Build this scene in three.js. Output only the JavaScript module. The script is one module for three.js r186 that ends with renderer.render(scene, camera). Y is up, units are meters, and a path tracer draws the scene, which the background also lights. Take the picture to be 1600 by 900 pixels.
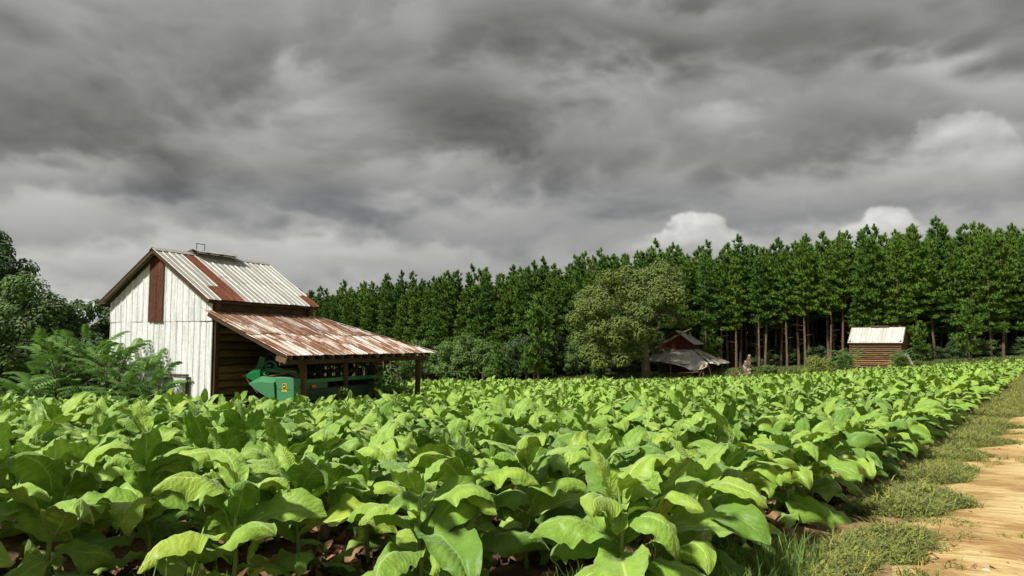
import * as THREE from 'three';
import { mergeGeometries } from 'three/addons/utils/BufferGeometryUtils.js';

// ------------------------------------------------------------------ camera, sky, sun, exposure
const scene = new THREE.Scene();
const FOCAL = 1150, EYE = 1.6;                                   // focal length for a frame 1600 wide
const camera = new THREE.PerspectiveCamera(2 * Math.atan(450 / FOCAL) * 180 / Math.PI, 16 / 9, 0.1, 3000);
camera.position.set(0, EYE, 0);
camera.rotation.set(Math.atan(87 / FOCAL), 0, 0);

const renderer = new THREE.WebGLRenderer({ antialias: true });
renderer.setSize(1024, 576);
renderer.toneMapping = THREE.LinearToneMapping;
renderer.toneMappingExposure = 4.0;
renderer.shadowMap.enabled = true;
const EXPOSURE = renderer.toneMappingExposure;

const sun = new THREE.DirectionalLight(new THREE.Color(1.0, 0.965, 0.88), 1.5);
{
  const el = 49 * Math.PI / 180, hx = -0.76, hd = -0.65, hl = Math.hypot(hx, hd);
  sun.position.set(hx / hl * Math.cos(el) * 150, Math.sin(el) * 150, -hd / hl * Math.cos(el) * 150);
  sun.position.z -= 50; sun.target.position.set(0, 0, -50);
  sun.castShadow = true; sun.shadow.radius = 10; sun.shadow.mapSize.set(4096, 4096);
  Object.assign(sun.shadow.camera, { left: -120, right: 120, top: 120, bottom: -120, near: 1, far: 400 });
  scene.add(sun, sun.target);
}

// ------------------------------------------------------------------ random numbers and noise
function rngOf(seed) {
  let a = seed >>> 0;
  return () => { a = (a + 0x6D2B79F5) | 0; let t = Math.imul(a ^ (a >>> 15), 1 | a); t = (t + Math.imul(t ^ (t >>> 7), 61 | t)) ^ t; return ((t ^ (t >>> 14)) >>> 0) / 4294967296; };
}
const R0 = rngOf(20240);
const HASH = new Float32Array(65536);
for (let i = 0; i < 65536; i++) HASH[i] = R0();
const sm = (t) => t * t * t * (t * (t * 6 - 15) + 10);
function vnoise(x, y, z = 0) {                                    // value noise, -1..1
  const xi = Math.floor(x), yi = Math.floor(y), zi = Math.floor(z), fx = sm(x - xi), fy = sm(y - yi), fz = sm(z - zi);
  const h = (a, b, c) => HASH[((a * 73856093) ^ (b * 19349663) ^ (c * 83492791)) & 65535];
  const l = (a, b, t) => a + (b - a) * t;
  const p = (c) => l(l(h(xi, yi, c), h(xi + 1, yi, c), fx), l(h(xi, yi + 1, c), h(xi + 1, yi + 1, c), fx), fy);
  return (fz === 0 ? p(zi) : l(p(zi), p(zi + 1), fz)) * 2 - 1;
}
function fbm(x, y, z, oct, gain = 0.5) {
  let s = 0, a = 1, n = 0;
  for (let i = 0; i < oct; i++) { s += a * vnoise(x + i * 17.3, y - i * 9.1, z); n += a; a *= gain; x *= 2.03; y *= 2.03; z *= 2.03; }
  return s / n;
}
function tnoise(x, y, px, py) {                                   // value noise that repeats after px, py
  const xi = Math.floor(x), yi = Math.floor(y), fx = sm(x - xi), fy = sm(y - yi);
  const h = (a, b) => HASH[((((a % px) + px) % px) * 7919 + (((b % py) + py) % py) * 104729 + px * 31) & 65535];
  const l = (a, b, t) => a + (b - a) * t;
  return l(l(h(xi, yi), h(xi + 1, yi), fx), l(h(xi, yi + 1), h(xi + 1, yi + 1), fx), fy) * 2 - 1;
}
function tfbm(u, v, fx, fy, oct) { let s = 0, a = 1, n = 0; for (let i = 0; i < oct; i++) { s += a * tnoise(u * fx, v * fy, fx, fy); n += a; a *= 0.55; fx *= 2; fy *= 2; } return s / n; }
const clamp = (x, a = 0, b = 1) => Math.min(b, Math.max(a, x));
const sstep = (a, b, x) => { const t = clamp((x - a) / (b - a)); return t * t * (3 - 2 * t); };
const mix = (a, b, t) => a + (b - a) * t;

// ------------------------------------------------------------------ the sky: broken layered overcast
{
  const W = 3072, H = 1536, data = new Float32Array(W * H * 4);
  // large cloud masses: [x, y, half width, half height, brightness step]; x, y on the tangent plane ahead
  const masses = [
    [250, 70, 260, 120, -24], [430, 110, 130, 70, -20], [90, 210, 240, 55, -22], [-150, 120, 250, 150, -12], [40, 40, 90, 60, 14],
    [490, 122, 40, 34, 38], [560, 175, 70, 45, 18], [610, 15, 60, 35, 14], [850, 45, 190, 55, -40], [700, 165, 130, 50, -36], [760, 215, 90, 22, -14],
    [950, 150, 70, 40, 18], [1060, 10, 120, 26, 26], [1090, 110, 140, 35, 12], [1370, 60, 160, 40, -22], [1560, 110, 110, 32, 34], [1400, 118, 120, 18, 10],
    [915, 255, 90, 32, -22], [1150, 178, 70, 20, 26], [1340, 205, 120, 30, -24], [1230, 235, 120, 24, -10], [1530, 205, 80, 48, 34], [1480, 250, 110, 40, 12], [1300, 270, 140, 26, 10],
    [215, 288, 60, 40, -34], [320, 285, 70, 40, -14], [80, 258, 120, 20, 26], [120, 325, 150, 22, 18], [520, 312, 90, 32, -28], [470, 235, 90, 30, 4],
    [650, 255, 110, 24, 20], [720, 315, 130, 26, 24], [400, 385, 240, 34, 20], [60, 425, 110, 20, -8], [620, 390, 200, 24, 16], [110, 385, 140, 18, 14],
    [900, 330, 150, 30, 8], [1000, 305, 110, 20, -12], [1260, 325, 130, 20, -20], [1480, 310, 110, 20, -14], [1700, 60, 140, 100, -14], [1800, 260, 150, 60, 10],
    [800, -160, 500, 90, -8], [300, -140, 300, 90, 8], [1400, -150, 300, 80, 6], [-400, 250, 220, 80, 8], [-700, 60, 260, 120, -10], [2100, 120, 220, 100, -8]];
  const puffs = [[1090, 352, 52, 24, 58], [1392, 338, 46, 22, 54], [1520, 205, 78, 44, 26], [125, 476, 26, 10, 40], [215, 262, 55, 26, 10], [1310, 205, 0.1, 0.1, 0]];
  const lin = (v) => { v = clamp(v / 255, 0, 1.2); return v <= 0.04045 ? v / 12.92 : Math.pow((v + 0.055) / 1.055, 2.4); };
  for (let j = 0; j < H; j++) {
    const e = ((j + 0.5) / H - 0.5) * Math.PI, se = Math.sin(e), ce = Math.cos(e);
    for (let i = 0; i < W; i++) {
      const k = (j * W + i) * 4;
      if (e < -0.01) { data[k] = 0.1 / EXPOSURE; data[k + 1] = 0.105 / EXPOSURE; data[k + 2] = 0.09 / EXPOSURE; data[k + 3] = 1; continue; }
      const az = ((i + 0.5) / W - 0.25) * 2 * Math.PI, dx = ce * Math.sin(az), dz = ce * Math.cos(az), sy0 = se * 2.1;
      const ahead = dz > 0.3, oct = ahead ? 6 : 3;
      const wx = fbm(dx * 3.1 + 4, sy0 * 3.1, dz * 3.1, 3), wz = fbm(dx * 3.1 - 7, sy0 * 3.1 + 5, dz * 3.1, 3);
      const big = fbm(dx * 2.3 + wx * 0.35 + 20, sy0 * 2.3 + wz * 0.35, dz * 2.3, 3);
      const fine = fbm(dx * 9 + wx * 1.1, sy0 * 9 + wz * 1.1, dz * 9, oct, 0.52);
      const puffy = ahead ? Math.abs(fbm(dx * 13 + wz * 0.8 + 9, sy0 * 13 + wx * 0.8, dz * 13, 5, 0.5)) : 0.2;
      let v = 149 + big * 24 + fine * 24 - (puffy - 0.2) * 34 + 30 * (1 - sstep(0.04, 0.26, se));
      let blue = 0;
      if (dz > 0.2) {
        const x = 800 + 1150 * dx / dz, y = 537 - 1150 * se / dz, sx = x + wx * 46 + fine * 66, sy = y + wz * 24 + (fine - puffy + 0.2) * 40;
        const edge = sstep(0.2, 0.55, dz);
        let m = 0;
        for (const [mx, my, rx, ry, a] of masses) {
          const r = ((sx - mx) / rx) ** 2 + ((sy - my) / ry) ** 2;
          if (r < 6) m += a * Math.exp(-r * r * 0.55 - r * 0.3);
        }
        v += m * 0.92 * edge;
        const b2 = fbm(dx * 34 + 3, se * 52, dz * 34, 4, 0.55), bill = Math.abs(fbm(dx * 52, se * 72, dz * 52 + 8, 4, 0.55)) - 0.2;
        for (const [mx, my, rx, ry, a] of puffs) {                                // cumulus heads with crisp tops
          const low = Math.max(0, y - my) / ry, r = Math.hypot((x - mx) / (rx * (1 + 0.45 * low)), Math.min(0, y - my) / ry) + b2 * 0.2 + bill * 0.32;
          v += a * (1 - sstep(0.84, 1.0 + 0.3 * low, r)) * (1 - sstep(0.3, 2.2, low)) * clamp(0.8 - 0.5 * bill - 0.25 * (y - my) / ry - 0.08 * (x - mx) / rx, 0.25, 1.1) * edge;
        }
        blue = (sstep(240, 320, y) * (1 - sstep(430, 520, y)) * clamp(0.55 - (v - 150) / 60)) * edge;
      }
      v = clamp(v, 80, 232);
      const L = lin(v) / EXPOSURE;
      data[k] = L * (1.0 - 0.03 * blue); data[k + 1] = L * 1.0; data[k + 2] = L * (0.955 + 0.07 * blue); data[k + 3] = 1;
    }
  }
  const sky = new THREE.DataTexture(data, W, H, THREE.RGBAFormat, THREE.FloatType);
  sky.mapping = THREE.EquirectangularReflectionMapping; sky.magFilter = THREE.LinearFilter; sky.minFilter = THREE.LinearFilter;
  sky.wrapS = THREE.RepeatWrapping; sky.needsUpdate = true;
  scene.background = sky; scene.environment = sky;
}

// ------------------------------------------------------------------ small helpers
const taken = {};
function numbered(name) { const n = taken[name] = (taken[name] ?? -1) + 1; return n ? `${name}_${String(n).padStart(3, '0')}` : name; }
function tag(o, label, category, group) { o.userData = { label, category }; if (group) o.userData.group = group; return o; }
function thing(name, label, category, p = [0, 0, 0], turn = 0, group) {
  const o = new THREE.Group(); o.name = numbered(name); scene.add(o); o.position.set(...p); o.rotation.y = turn; return tag(o, label, category, group);
}
function part(name, geometry, material, parent) {
  const m = new THREE.Mesh(geometry, material); m.name = name; m.castShadow = m.receiveShadow = true; if (parent) parent.add(m); return m;
}
function partGroup(name, parent) { const g = new THREE.Group(); g.name = name; parent.add(g); return g; }
function structure(name, geometry, material, label, category) {
  const m = part(name, geometry, material, scene); m.userData = { kind: 'structure', label, category }; return m;
}
const V3 = (x, y, z) => new THREE.Vector3(x, y, z);
function mat4(m, geometry) { const g = geometry.clone(); g.applyMatrix4(m); return g; }

// a growing triangle soup
class Soup {
  constructor() { this.p = []; this.n = []; this.u = []; this.c = []; this.i = []; }
  get count() { return this.p.length / 3; }
  v(x, y, z, u = 0, w = 0) { this.p.push(x, y, z); this.u.push(u, w); return this.count - 1; }
  tri(a, b, c) { this.i.push(a, b, c); }
  quad(a, b, c, d) { this.i.push(a, b, c, a, c, d); }
  geo(flat = false) {
    let g = new THREE.BufferGeometry();
    g.setAttribute('position', new THREE.Float32BufferAttribute(this.p, 3));
    g.setAttribute('uv', new THREE.Float32BufferAttribute(this.u, 2));
    if (this.c.length) g.setAttribute('color', new THREE.Float32BufferAttribute(this.c, 3));
    g.setIndex(this.i);
    if (flat) g = g.toNonIndexed();
    g.computeVertexNormals();
    return g;
  }
}
// a sawn bar from a to b, w wide (level), h high; uv in metres along the grain
function bar(a, b, w, h, jit = 0, rnd = R0) {
  const s = new Soup(), d = V3(...b).sub(V3(...a)), L = d.length(); d.normalize();
  let side = V3(0, 1, 0).cross(d); if (side.length() < 0.05) side = V3(1, 0, 0); side.normalize();
  const up = d.clone().cross(side).normalize(), bv = Math.min(w, h) * 0.1, seg = jit ? Math.max(2, Math.round(L / 0.5)) : 1;
  const prof = [[-w / 2 + bv, -h / 2], [w / 2 - bv, -h / 2], [w / 2, -h / 2 + bv], [w / 2, h / 2 - bv], [w / 2 - bv, h / 2], [-w / 2 + bv, h / 2], [-w / 2, h / 2 - bv], [-w / 2, -h / 2 + bv]];
  const u0 = rnd() * 5, v0 = rnd() * 5;
  for (let k = 0; k <= seg; k++) {
    const t = k / seg, o = V3(...a).addScaledVector(d, t * L).addScaledVector(side, jit * (rnd() - 0.5)).addScaledVector(up, jit * (rnd() - 0.5));
    let per = 0;
    for (let q = 0; q <= 8; q++) {
      const [x, y] = prof[q % 8]; if (q) per += Math.hypot(x - prof[(q - 1) % 8][0], y - prof[(q - 1) % 8][1]);
      const pt = o.clone().addScaledVector(side, x).addScaledVector(up, y); s.v(pt.x, pt.y, pt.z, v0 + per, u0 + t * L);
    }
  }
  for (let k = 0; k < seg; k++) for (let q = 0; q < 8; q++) { const A = k * 9 + q; s.quad(A, A + 1, A + 10, A + 9); }
  for (const k of [0, seg]) { const base = s.count; for (let q = 0; q < 8; q++) { const A = (k * 9 + q) * 3; s.v(s.p[A], s.p[A + 1], s.p[A + 2], v0 + prof[q][0], u0 + prof[q][1]); } for (let q = 1; q < 7; q++) k ? s.tri(base, base + q, base + q + 1) : s.tri(base, base + q + 1, base + q); }
  return s.geo(true);
}
// a round pole, tapered, along a list of [x, y, z, radius]
function pole(pts, sides = 8, wob = 0, rnd = R0) {
  const s = new Soup(); let acc = 0;
  pts.forEach((q, k) => {
    const nx = pts[Math.min(k + 1, pts.length - 1)], pv = pts[Math.max(k - 1, 0)];
    const d = V3(nx[0] - pv[0], nx[1] - pv[1], nx[2] - pv[2]).normalize(), a = Math.abs(d.y) > 0.9 ? V3(1, 0, 0) : V3(0, 1, 0);
    const e1 = a.clone().cross(d).normalize(), e2 = d.clone().cross(e1);
    if (k) acc += Math.hypot(q[0] - pv[0], q[1] - pv[1], q[2] - pv[2]);
    for (let m = 0; m <= sides; m++) {
      const th = m / sides * 2 * Math.PI, r = q[3] * (1 + wob * Math.sin(m % sides * 5.1 + k * 3.7));
      s.v(q[0] + r * (Math.cos(th) * e1.x + Math.sin(th) * e2.x), q[1] + r * (Math.cos(th) * e1.y + Math.sin(th) * e2.y), q[2] + r * (Math.cos(th) * e1.z + Math.sin(th) * e2.z), m / sides * 2 * Math.PI * pts[0][3], acc);
    }
  });
  for (let k = 0; k < pts.length - 1; k++) for (let m = 0; m < sides; m++) { const A = k * (sides + 1) + m; s.quad(A, A + 1, A + sides + 2, A + sides + 1); }
  const last = (pts.length - 1) * (sides + 1), c = s.v(...pts[pts.length - 1].slice(0, 3)), c0 = s.v(...pts[0].slice(0, 3));
  for (let m = 0; m < sides; m++) { s.tri(last + m, last + m + 1, c); s.tri(m + 1, m, c0); }
  return s.geo();
}

// ------------------------------------------------------------------ textures (what surfaces are made of)
function tex(w, h, fn, srgb = true) {
  const d = new Uint8Array(w * h * 4);
  for (let j = 0; j < h; j++) for (let i = 0; i < w; i++) { const c = fn(i / w, j / h), k = (j * w + i) * 4; d[k] = clamp(c[0], 0, 255); d[k + 1] = clamp(c[1], 0, 255); d[k + 2] = clamp(c[2], 0, 255); d[k + 3] = 255; }
  const t = new THREE.DataTexture(d, w, h, THREE.RGBAFormat); t.wrapS = t.wrapT = THREE.RepeatWrapping; t.magFilter = THREE.LinearFilter; t.minFilter = THREE.LinearFilter;
  if (srgb) t.colorSpace = THREE.SRGBColorSpace; t.needsUpdate = true; return t;
}
const gray = (f) => (u, v) => { const x = f(u, v) * 255; return [x, x, x]; };
const c3 = (a, b, t) => [mix(a[0], b[0], t), mix(a[1], b[1], t), mix(a[2], b[2], t)];
function repeated(t, x, y) { const c = t.clone(); c.repeat.set(x, y); c.needsUpdate = true; return c; }

// wood: weathered grain along v; one tile = 0.5 x 2 m
const woodGrain = (u, v) => 0.55 * tfbm(u, v, 40, 3, 3) + 0.45 * tfbm(u, v, 10, 2, 4);
const woodTex = repeated(tex(256, 512, (u, v) => { const g = woodGrain(u, v), p = tfbm(u, v, 3, 5, 3); const crack = sstep(0.42, 0.6, tfbm(u + 0.3, v, 36, 2, 2)); return c3(c3([120, 92, 62], [198, 172, 138], clamp(0.5 + 0.7 * g)), [58, 40, 26], clamp(0.35 * clamp(p + 0.1) + 0.75 * crack)); }), 2, 0.5);
const woodBump = repeated(tex(256, 512, gray((u, v) => clamp(0.5 + 0.5 * woodGrain(u, v) - 0.6 * sstep(0.42, 0.6, tfbm(u + 0.3, v, 36, 2, 2)))), false), 2, 0.5);
const wood = (r, g, b) => new THREE.MeshStandardMaterial({ color: new THREE.Color().setRGB(r, g, b), map: woodTex, bumpMap: woodBump, bumpScale: 0.012, roughness: 0.92 });
const M = {
  logDark: wood(0.38, 0.31, 0.22), logMid: wood(0.6, 0.49, 0.34), logPale: wood(0.88, 0.74, 0.52), plankGrey: wood(0.5, 0.45, 0.4), post: wood(0.3, 0.255, 0.205), fascia: wood(0.2, 0.165, 0.145), silver: wood(1.0, 0.95, 0.88),
  redBoard: new THREE.MeshStandardMaterial({ color: new THREE.Color().setRGB(0.3, 0.045, 0.05), map: woodTex, bumpMap: woodBump, bumpScale: 0.01, roughness: 0.85 }),
};
// sheet metal: stains and rust run along v (down the sheet); one tile = 2 x 4 m
function metalTex(base, pale, rustA, rustB, share, streak) {
  return repeated(tex(512, 1024, (u, v) => {
    const s = tfbm(u, v, 64, 3, 3), p = tfbm(u, v, 5, 8, 5), f = tfbm(u + 0.4, v, 40, 60, 3), w = tfbm(u, v + 0.3, 24, 4, 4);
    let c = c3(base, pale, clamp(0.5 + 0.55 * w + 0.25 * f));
    const r = sstep(-0.08, 0.14, p * 0.75 + s * streak + f * 0.22 + share);
    c = c3(c, c3(rustA, rustB, clamp(0.5 + 0.8 * f + 0.5 * w)), r);
    return c;
  }), 0.5, 0.25);
}
const sheetBump = repeated(tex(256, 256, gray((u, v) => clamp(0.5 + 0.6 * tfbm(u, v, 4, 4, 4)))), 0.7, 0.7);
const metal = (map, r, g, b, rough = 0.55, met = 0.25) => new THREE.MeshStandardMaterial({ map, color: new THREE.Color().setRGB(r, g, b), roughness: rough, metalness: met, bumpMap: sheetBump, bumpScale: 0.012 });
const tinTex = metalTex([176, 174, 166], [222, 220, 212], [120, 84, 60], [150, 110, 84], -0.62, 0.3);
const wallTex = metalTex([192, 194, 192], [246, 247, 246], [158, 142, 126], [190, 178, 164], -0.6, 0.4);
const mixTex = metalTex([184, 174, 162], [236, 231, 222], [104, 62, 38], [146, 96, 62], -0.04, 0.75);
const mixTexDark = metalTex([150, 140, 132], [206, 198, 188], [96, 60, 40], [140, 94, 64], 0.06, 0.6);
const rustTex = metalTex([120, 70, 44], [152, 94, 60], [92, 50, 30], [132, 74, 44], 0.2, 0.3);
Object.assign(M, {
  tin: metal(tinTex, 0.95, 0.95, 0.94, 0.5, 0.3), tinB: metal(tinTex, 0.85, 0.85, 0.85, 0.5, 0.3), tinC: metal(tinTex, 0.74, 0.74, 0.73, 0.55, 0.25),
  wall: metal(wallTex, 1, 1, 1, 0.55, 0.0), wallB: metal(wallTex, 0.9, 0.9, 0.9, 0.55, 0.0), wallC: metal(wallTex, 1.05, 1.05, 1.05, 0.55, 0.0),
  rustMix: metal(mixTex, 1, 1, 1, 0.75, 0.1), rustMixB: metal(mixTex, 0.9, 0.86, 0.82, 0.75, 0.1), rustDark: metal(mixTexDark, 1, 1, 1, 0.8, 0.1), rustDarkB: metal(mixTexDark, 0.86, 0.84, 0.84, 0.8, 0.1),
  rust: metal(rustTex, 0.95, 0.9, 0.86, 0.85, 0.05), hatch: metal(rustTex, 0.55, 0.5, 0.5, 0.85, 0.05), greyTin: metal(tinTex, 0.78, 0.76, 0.74, 0.65, 0.15), greyTinB: metal(tinTex, 0.62, 0.6, 0.57, 0.65, 0.15), whiteTin: metal(tinTex, 1.0, 0.98, 1.0, 0.5, 0.15),
  iron: new THREE.MeshStandardMaterial({ color: 0x3a3532, roughness: 0.7, metalness: 0.4 }),
});

// ------------------------------------------------------------------ the lie of the land
// X to the right, D ahead (z = -D). The rows run along (rx, rd); off() is the distance to the right of the camera's own row line.
const rx = 0.585, rd = 0.811;
const off = (X, D) => rd * X - rx * D;
const along = (X, D) => rx * X + rd * D;
const FRONT = [[-150, 205], [-60, 158], [-36, 140], [0, 111], [17.4, 101], [34, 97], [48, 93], [64, 91], [120, 88], [220, 95]];
function forestFront(X) { for (let i = 0; i < FRONT.length - 1; i++) if (X <= FRONT[i + 1][0]) { const [a, b] = [FRONT[i], FRONT[i + 1]]; return mix(a[1], b[1], clamp((X - a[0]) / (b[0] - a[0]))); } return 95; }
const softplus = (x) => (x > 20 ? x : 3 * Math.log(1 + Math.exp(x / 3)));
function land(X, D) {
  let h = -0.04 * Math.min(D, 170) + 0.044 * Math.min(softplus(X - 12), 60);
  const F = forestFront(X);
  h -= 0.45 * sstep(40, 75, D) * (1 - sstep(26, 46, X)) * (1 - sstep(F - 13, F - 3, D));
  h += mix(0.35, 1.05, sstep(-8, 12, X)) * sstep(F - 13, F - 3, D);
  h -= 0.28 * sstep(7, 18, D) * (1 - sstep(30, 50, D)) * (1 - sstep(2, 14, X));
  h += 0.12 * vnoise(X * 0.07 + 3, D * 0.07);
  return h - 0.12 * vnoise(3, 0);
}
const fieldEnd = (X) => forestFront(X) - 12 - 1.5 * vnoise(X * 0.1, 7);
// barn: local x out to the right, local -z towards the back
const BARN = { X: -9.93, D: 24, turn: Math.atan2(-0.43, 0.903) };
const barnLocal = (X, D) => { const a = X - BARN.X, b = D - BARN.D; return [a * 0.903 - b * 0.43, a * 0.43 + b * 0.903]; };   // [x, towards the back]
function inField(X, D) {
  if (off(X, D) > -2.1 || D < 4.6) return false;
  if (D > fieldEnd(X)) return false;
  const [bx, bs] = barnLocal(X, D);
  if (bx < 4.1 && bs > -1.6 && bs < 10.5) return false;           // barn and shed
  if (bx < 4.1 && bs >= 10.5) return X > -0.2 * D - 2 && bx > -6 - (bs - 10) * 0.2;
  if (bx < 4.1 && bs > -2.6 - 0.02 * bx && bx < -1) return false;
  const gx = (X - 30.5) / 4.5, gd = (D - 74) / 2.6;               // a bare grassy gap in front of the log cabin
  if (gx * gx + gd * gd < 1) return false;
  return true;
}
function ground(X, D) {
  let h = land(X, D);
  const o = off(X, D);
  if (D < 60) {
    const near = 1 - sstep(20, 60, D);
    if (o < -1.7) { const ph = ((o + 2.22) / 1.14) * 2 * Math.PI; h += near * (0.05 * Math.cos(ph) * sstep(-1.6, -2.0, o) + 0.035 * fbm(X * 2.2, D * 2.2, 0, 3)); }
    else if (o < -1.0) h += near * 0.03 * fbm(X * 2.5, D * 2.5, 4, 3);
    if (o > -1.15 && o < 3.6) h -= 0.05 * sstep(-1.15, -0.95, o) * (1 - sstep(3.3, 3.6, o));
  }
  return h;
}
const at = (X, D, up = 0) => [X, ground(X, D) + up, -D];

// ------------------------------------------------------------------ ground and dirt track
{
  const N = 300, s = new Soup(), bx = Math.asinh(900 / 3), xs = [], ds = [];
  for (let i = 0; i <= N; i++) { const u = i / N * 2 - 1; xs.push(3 * Math.sinh(bx * u) + 1.5); ds.push(7 + 3 * Math.sinh(bx * u)); }
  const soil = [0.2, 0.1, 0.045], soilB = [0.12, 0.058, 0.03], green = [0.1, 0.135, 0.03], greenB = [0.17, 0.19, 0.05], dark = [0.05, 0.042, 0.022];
  for (const D of ds) for (const X of xs) {
    s.v(X, ground(X, D), -D, X, D);
    const o = off(X, D), n = fbm(X * 0.9, D * 0.9, 1, 4), n2 = fbm(X * 0.15, D * 0.15, 5, 3);
    let c = c3(green, greenB, clamp(0.5 + n));
    if (D > 3.9 && inField(X, D)) c = c3(soilB, soil, clamp(0.5 + n * 1.2));
    else if (D < 70 && o > -2.6 && o < -0.9) c = c3(c3(c3(soil, [0.36, 0.22, 0.1], clamp(0.4 + n2)), [0.47, 0.32, 0.16], sstep(-1.9, -1.3, o + 0.5 * n)), green, sstep(-0.15, 0.35, n + 0.35 * sstep(8, 30, D) - 0.1));
    else if (D < 4.6 && o < -1) c = c3(soil, green, sstep(-0.3, 0.3, n));
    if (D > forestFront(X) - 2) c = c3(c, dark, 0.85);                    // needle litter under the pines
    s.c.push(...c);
  }
  for (let j = 0; j < N; j++) for (let i = 0; i < N; i++) { const A = j * (N + 1) + i; s.quad(A, A + 1, A + N + 2, A + N + 1); }
  const gt = repeated(tex(512, 512, gray((u, v) => clamp(0.78 + 0.3 * tfbm(u, v, 12, 12, 5) + 0.12 * tfbm(u, v, 90, 90, 2)))), 0.45, 0.45);
  const gb = repeated(tex(512, 512, gray((u, v) => clamp(0.5 + 0.5 * tfbm(u, v, 16, 16, 5)))), 0.45, 0.45);
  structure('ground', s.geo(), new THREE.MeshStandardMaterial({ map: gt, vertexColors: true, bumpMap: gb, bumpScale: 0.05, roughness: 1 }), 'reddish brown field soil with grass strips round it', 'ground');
}
const trackEdge = (a) => -1.2 + 0.3 * vnoise(a * 0.5, 3) + 0.2 * vnoise(a * 1.7, 9);
{
  const s = new Soup(), NA = 460, NO = 60;
  for (let i = 0; i <= NA; i++) {
    const a = -8 + 130 * Math.pow(i / NA, 1.7);
    for (let j = 0; j <= NO; j++) {
      const o = -1.6 + 5.4 * j / NO, X = rd * o + rx * a, D = -rx * o + rd * a;
      const n = fbm(X * 1.4, D * 1.4, 2, 3), e = Math.min(o - trackEdge(a), 3.3 + 0.2 * vnoise(a * 0.6, 5) - o);
      const rut = -0.035 * (Math.exp(-(((o - 0.1) / 0.28) ** 2)) + Math.exp(-(((o - 1.75) / 0.3) ** 2)));
      s.v(X, land(X, D) + 0.012 - 0.12 * (1 - sstep(-0.3, 0.2, e + n * 0.55)) + rut + 0.016 * n + 0.006 * vnoise(a * 9, o * 2.5), -D, o, a);
    }
  }
  for (let i = 0; i < NA; i++) for (let j = 0; j < NO; j++) { const A = i * (NO + 1) + j; s.quad(A, A + 1, A + NO + 2, A + NO + 1); }
  const tt = repeated(tex(1024, 1024, (u, v) => {
    const big = tfbm(u, v, 5, 7, 4), wash = tfbm(u, v, 9, 60, 4), fine = tfbm(u, v, 120, 140, 2), dirt = sstep(0.1, 0.5, tfbm(u + 0.2, v, 7, 9, 5));
    let c = c3([184, 150, 92], [228, 202, 146], clamp(0.5 + 0.55 * big + 0.5 * wash + 0.2 * fine));
    return c3(c, [154, 112, 64], 0.6 * dirt);
  }), 0.25, 0.25);
  const tb = repeated(tex(1024, 1024, gray((u, v) => clamp(0.5 + 0.4 * tfbm(u, v, 8, 60, 4) + 0.25 * tfbm(u, v, 60, 60, 3)))), 0.25, 0.25);
  structure('dirt_track', s.geo(), new THREE.MeshStandardMaterial({ map: tt, color: new THREE.Color().setRGB(0.84, 0.85, 0.86), bumpMap: tb, bumpScale: 0.03, roughness: 1 }), 'tan dirt farm track washed by rain beside the tobacco', 'track');
}

// ------------------------------------------------------------------ sheet metal, logs
// a crimped sheet: across x (0..w), along y (0..len, running down), ribs rise along +z
function crimped(w, len, { ribs = 3, rib = 0.022, seed = 1, sag = 0.006, start = () => 0, end = null, curl = 0 } = {}) {
  const s = new Soup(), r = rngOf(seed * 977 + 5), xsamp = [], nv = Math.max(3, Math.ceil(len / 0.45));
  for (let k = 0; k < ribs; k++) { const c = k / (ribs - 1) * (w - 0.05) + 0.025; for (const [d, h] of [[-0.026, 0], [-0.008, rib], [0.008, rib], [0.026, 0]]) xsamp.push([clamp(c + d, 0, w), h]); if (k < ribs - 1) xsamp.push([c + (w - 0.05) / (ribs - 1) / 2, 0]); }
  const u0 = r() * 2, v0 = r() * 4, ph = r() * 9;
  for (let j = 0; j <= nv; j++) for (const [x, h] of xsamp) {
    const a = start(x / w), b = end ? end(x / w) : len, y = mix(a, b, j / nv);
    s.v(x, y, h + sag * vnoise(x * 3 + ph, y * 1.6 + ph) + curl * Math.pow(j / nv, 4) * Math.sin(x * 5 + ph), u0 + x, v0 + y);
  }
  const n = xsamp.length;
  for (let j = 0; j < nv; j++) for (let i = 0; i < n - 1; i++) { const A = j * n + i; s.quad(A, A + 1, A + n + 1, A + n); }
  const g = s.geo(true); return g;
}
// place a sheet: origin, across direction, downward direction
function laid(g, o, ax, ay) { const X = V3(...ax).normalize(), Y = V3(...ay).normalize(), Z = X.clone().cross(Y); if (Z.y < 0 && Math.abs(Z.y) > 0.2) Z.negate(); const m = new THREE.Matrix4().makeBasis(X, Y, Z); m.setPosition(...o); g.applyMatrix4(m); g.computeVertexNormals(); return g; }
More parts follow.
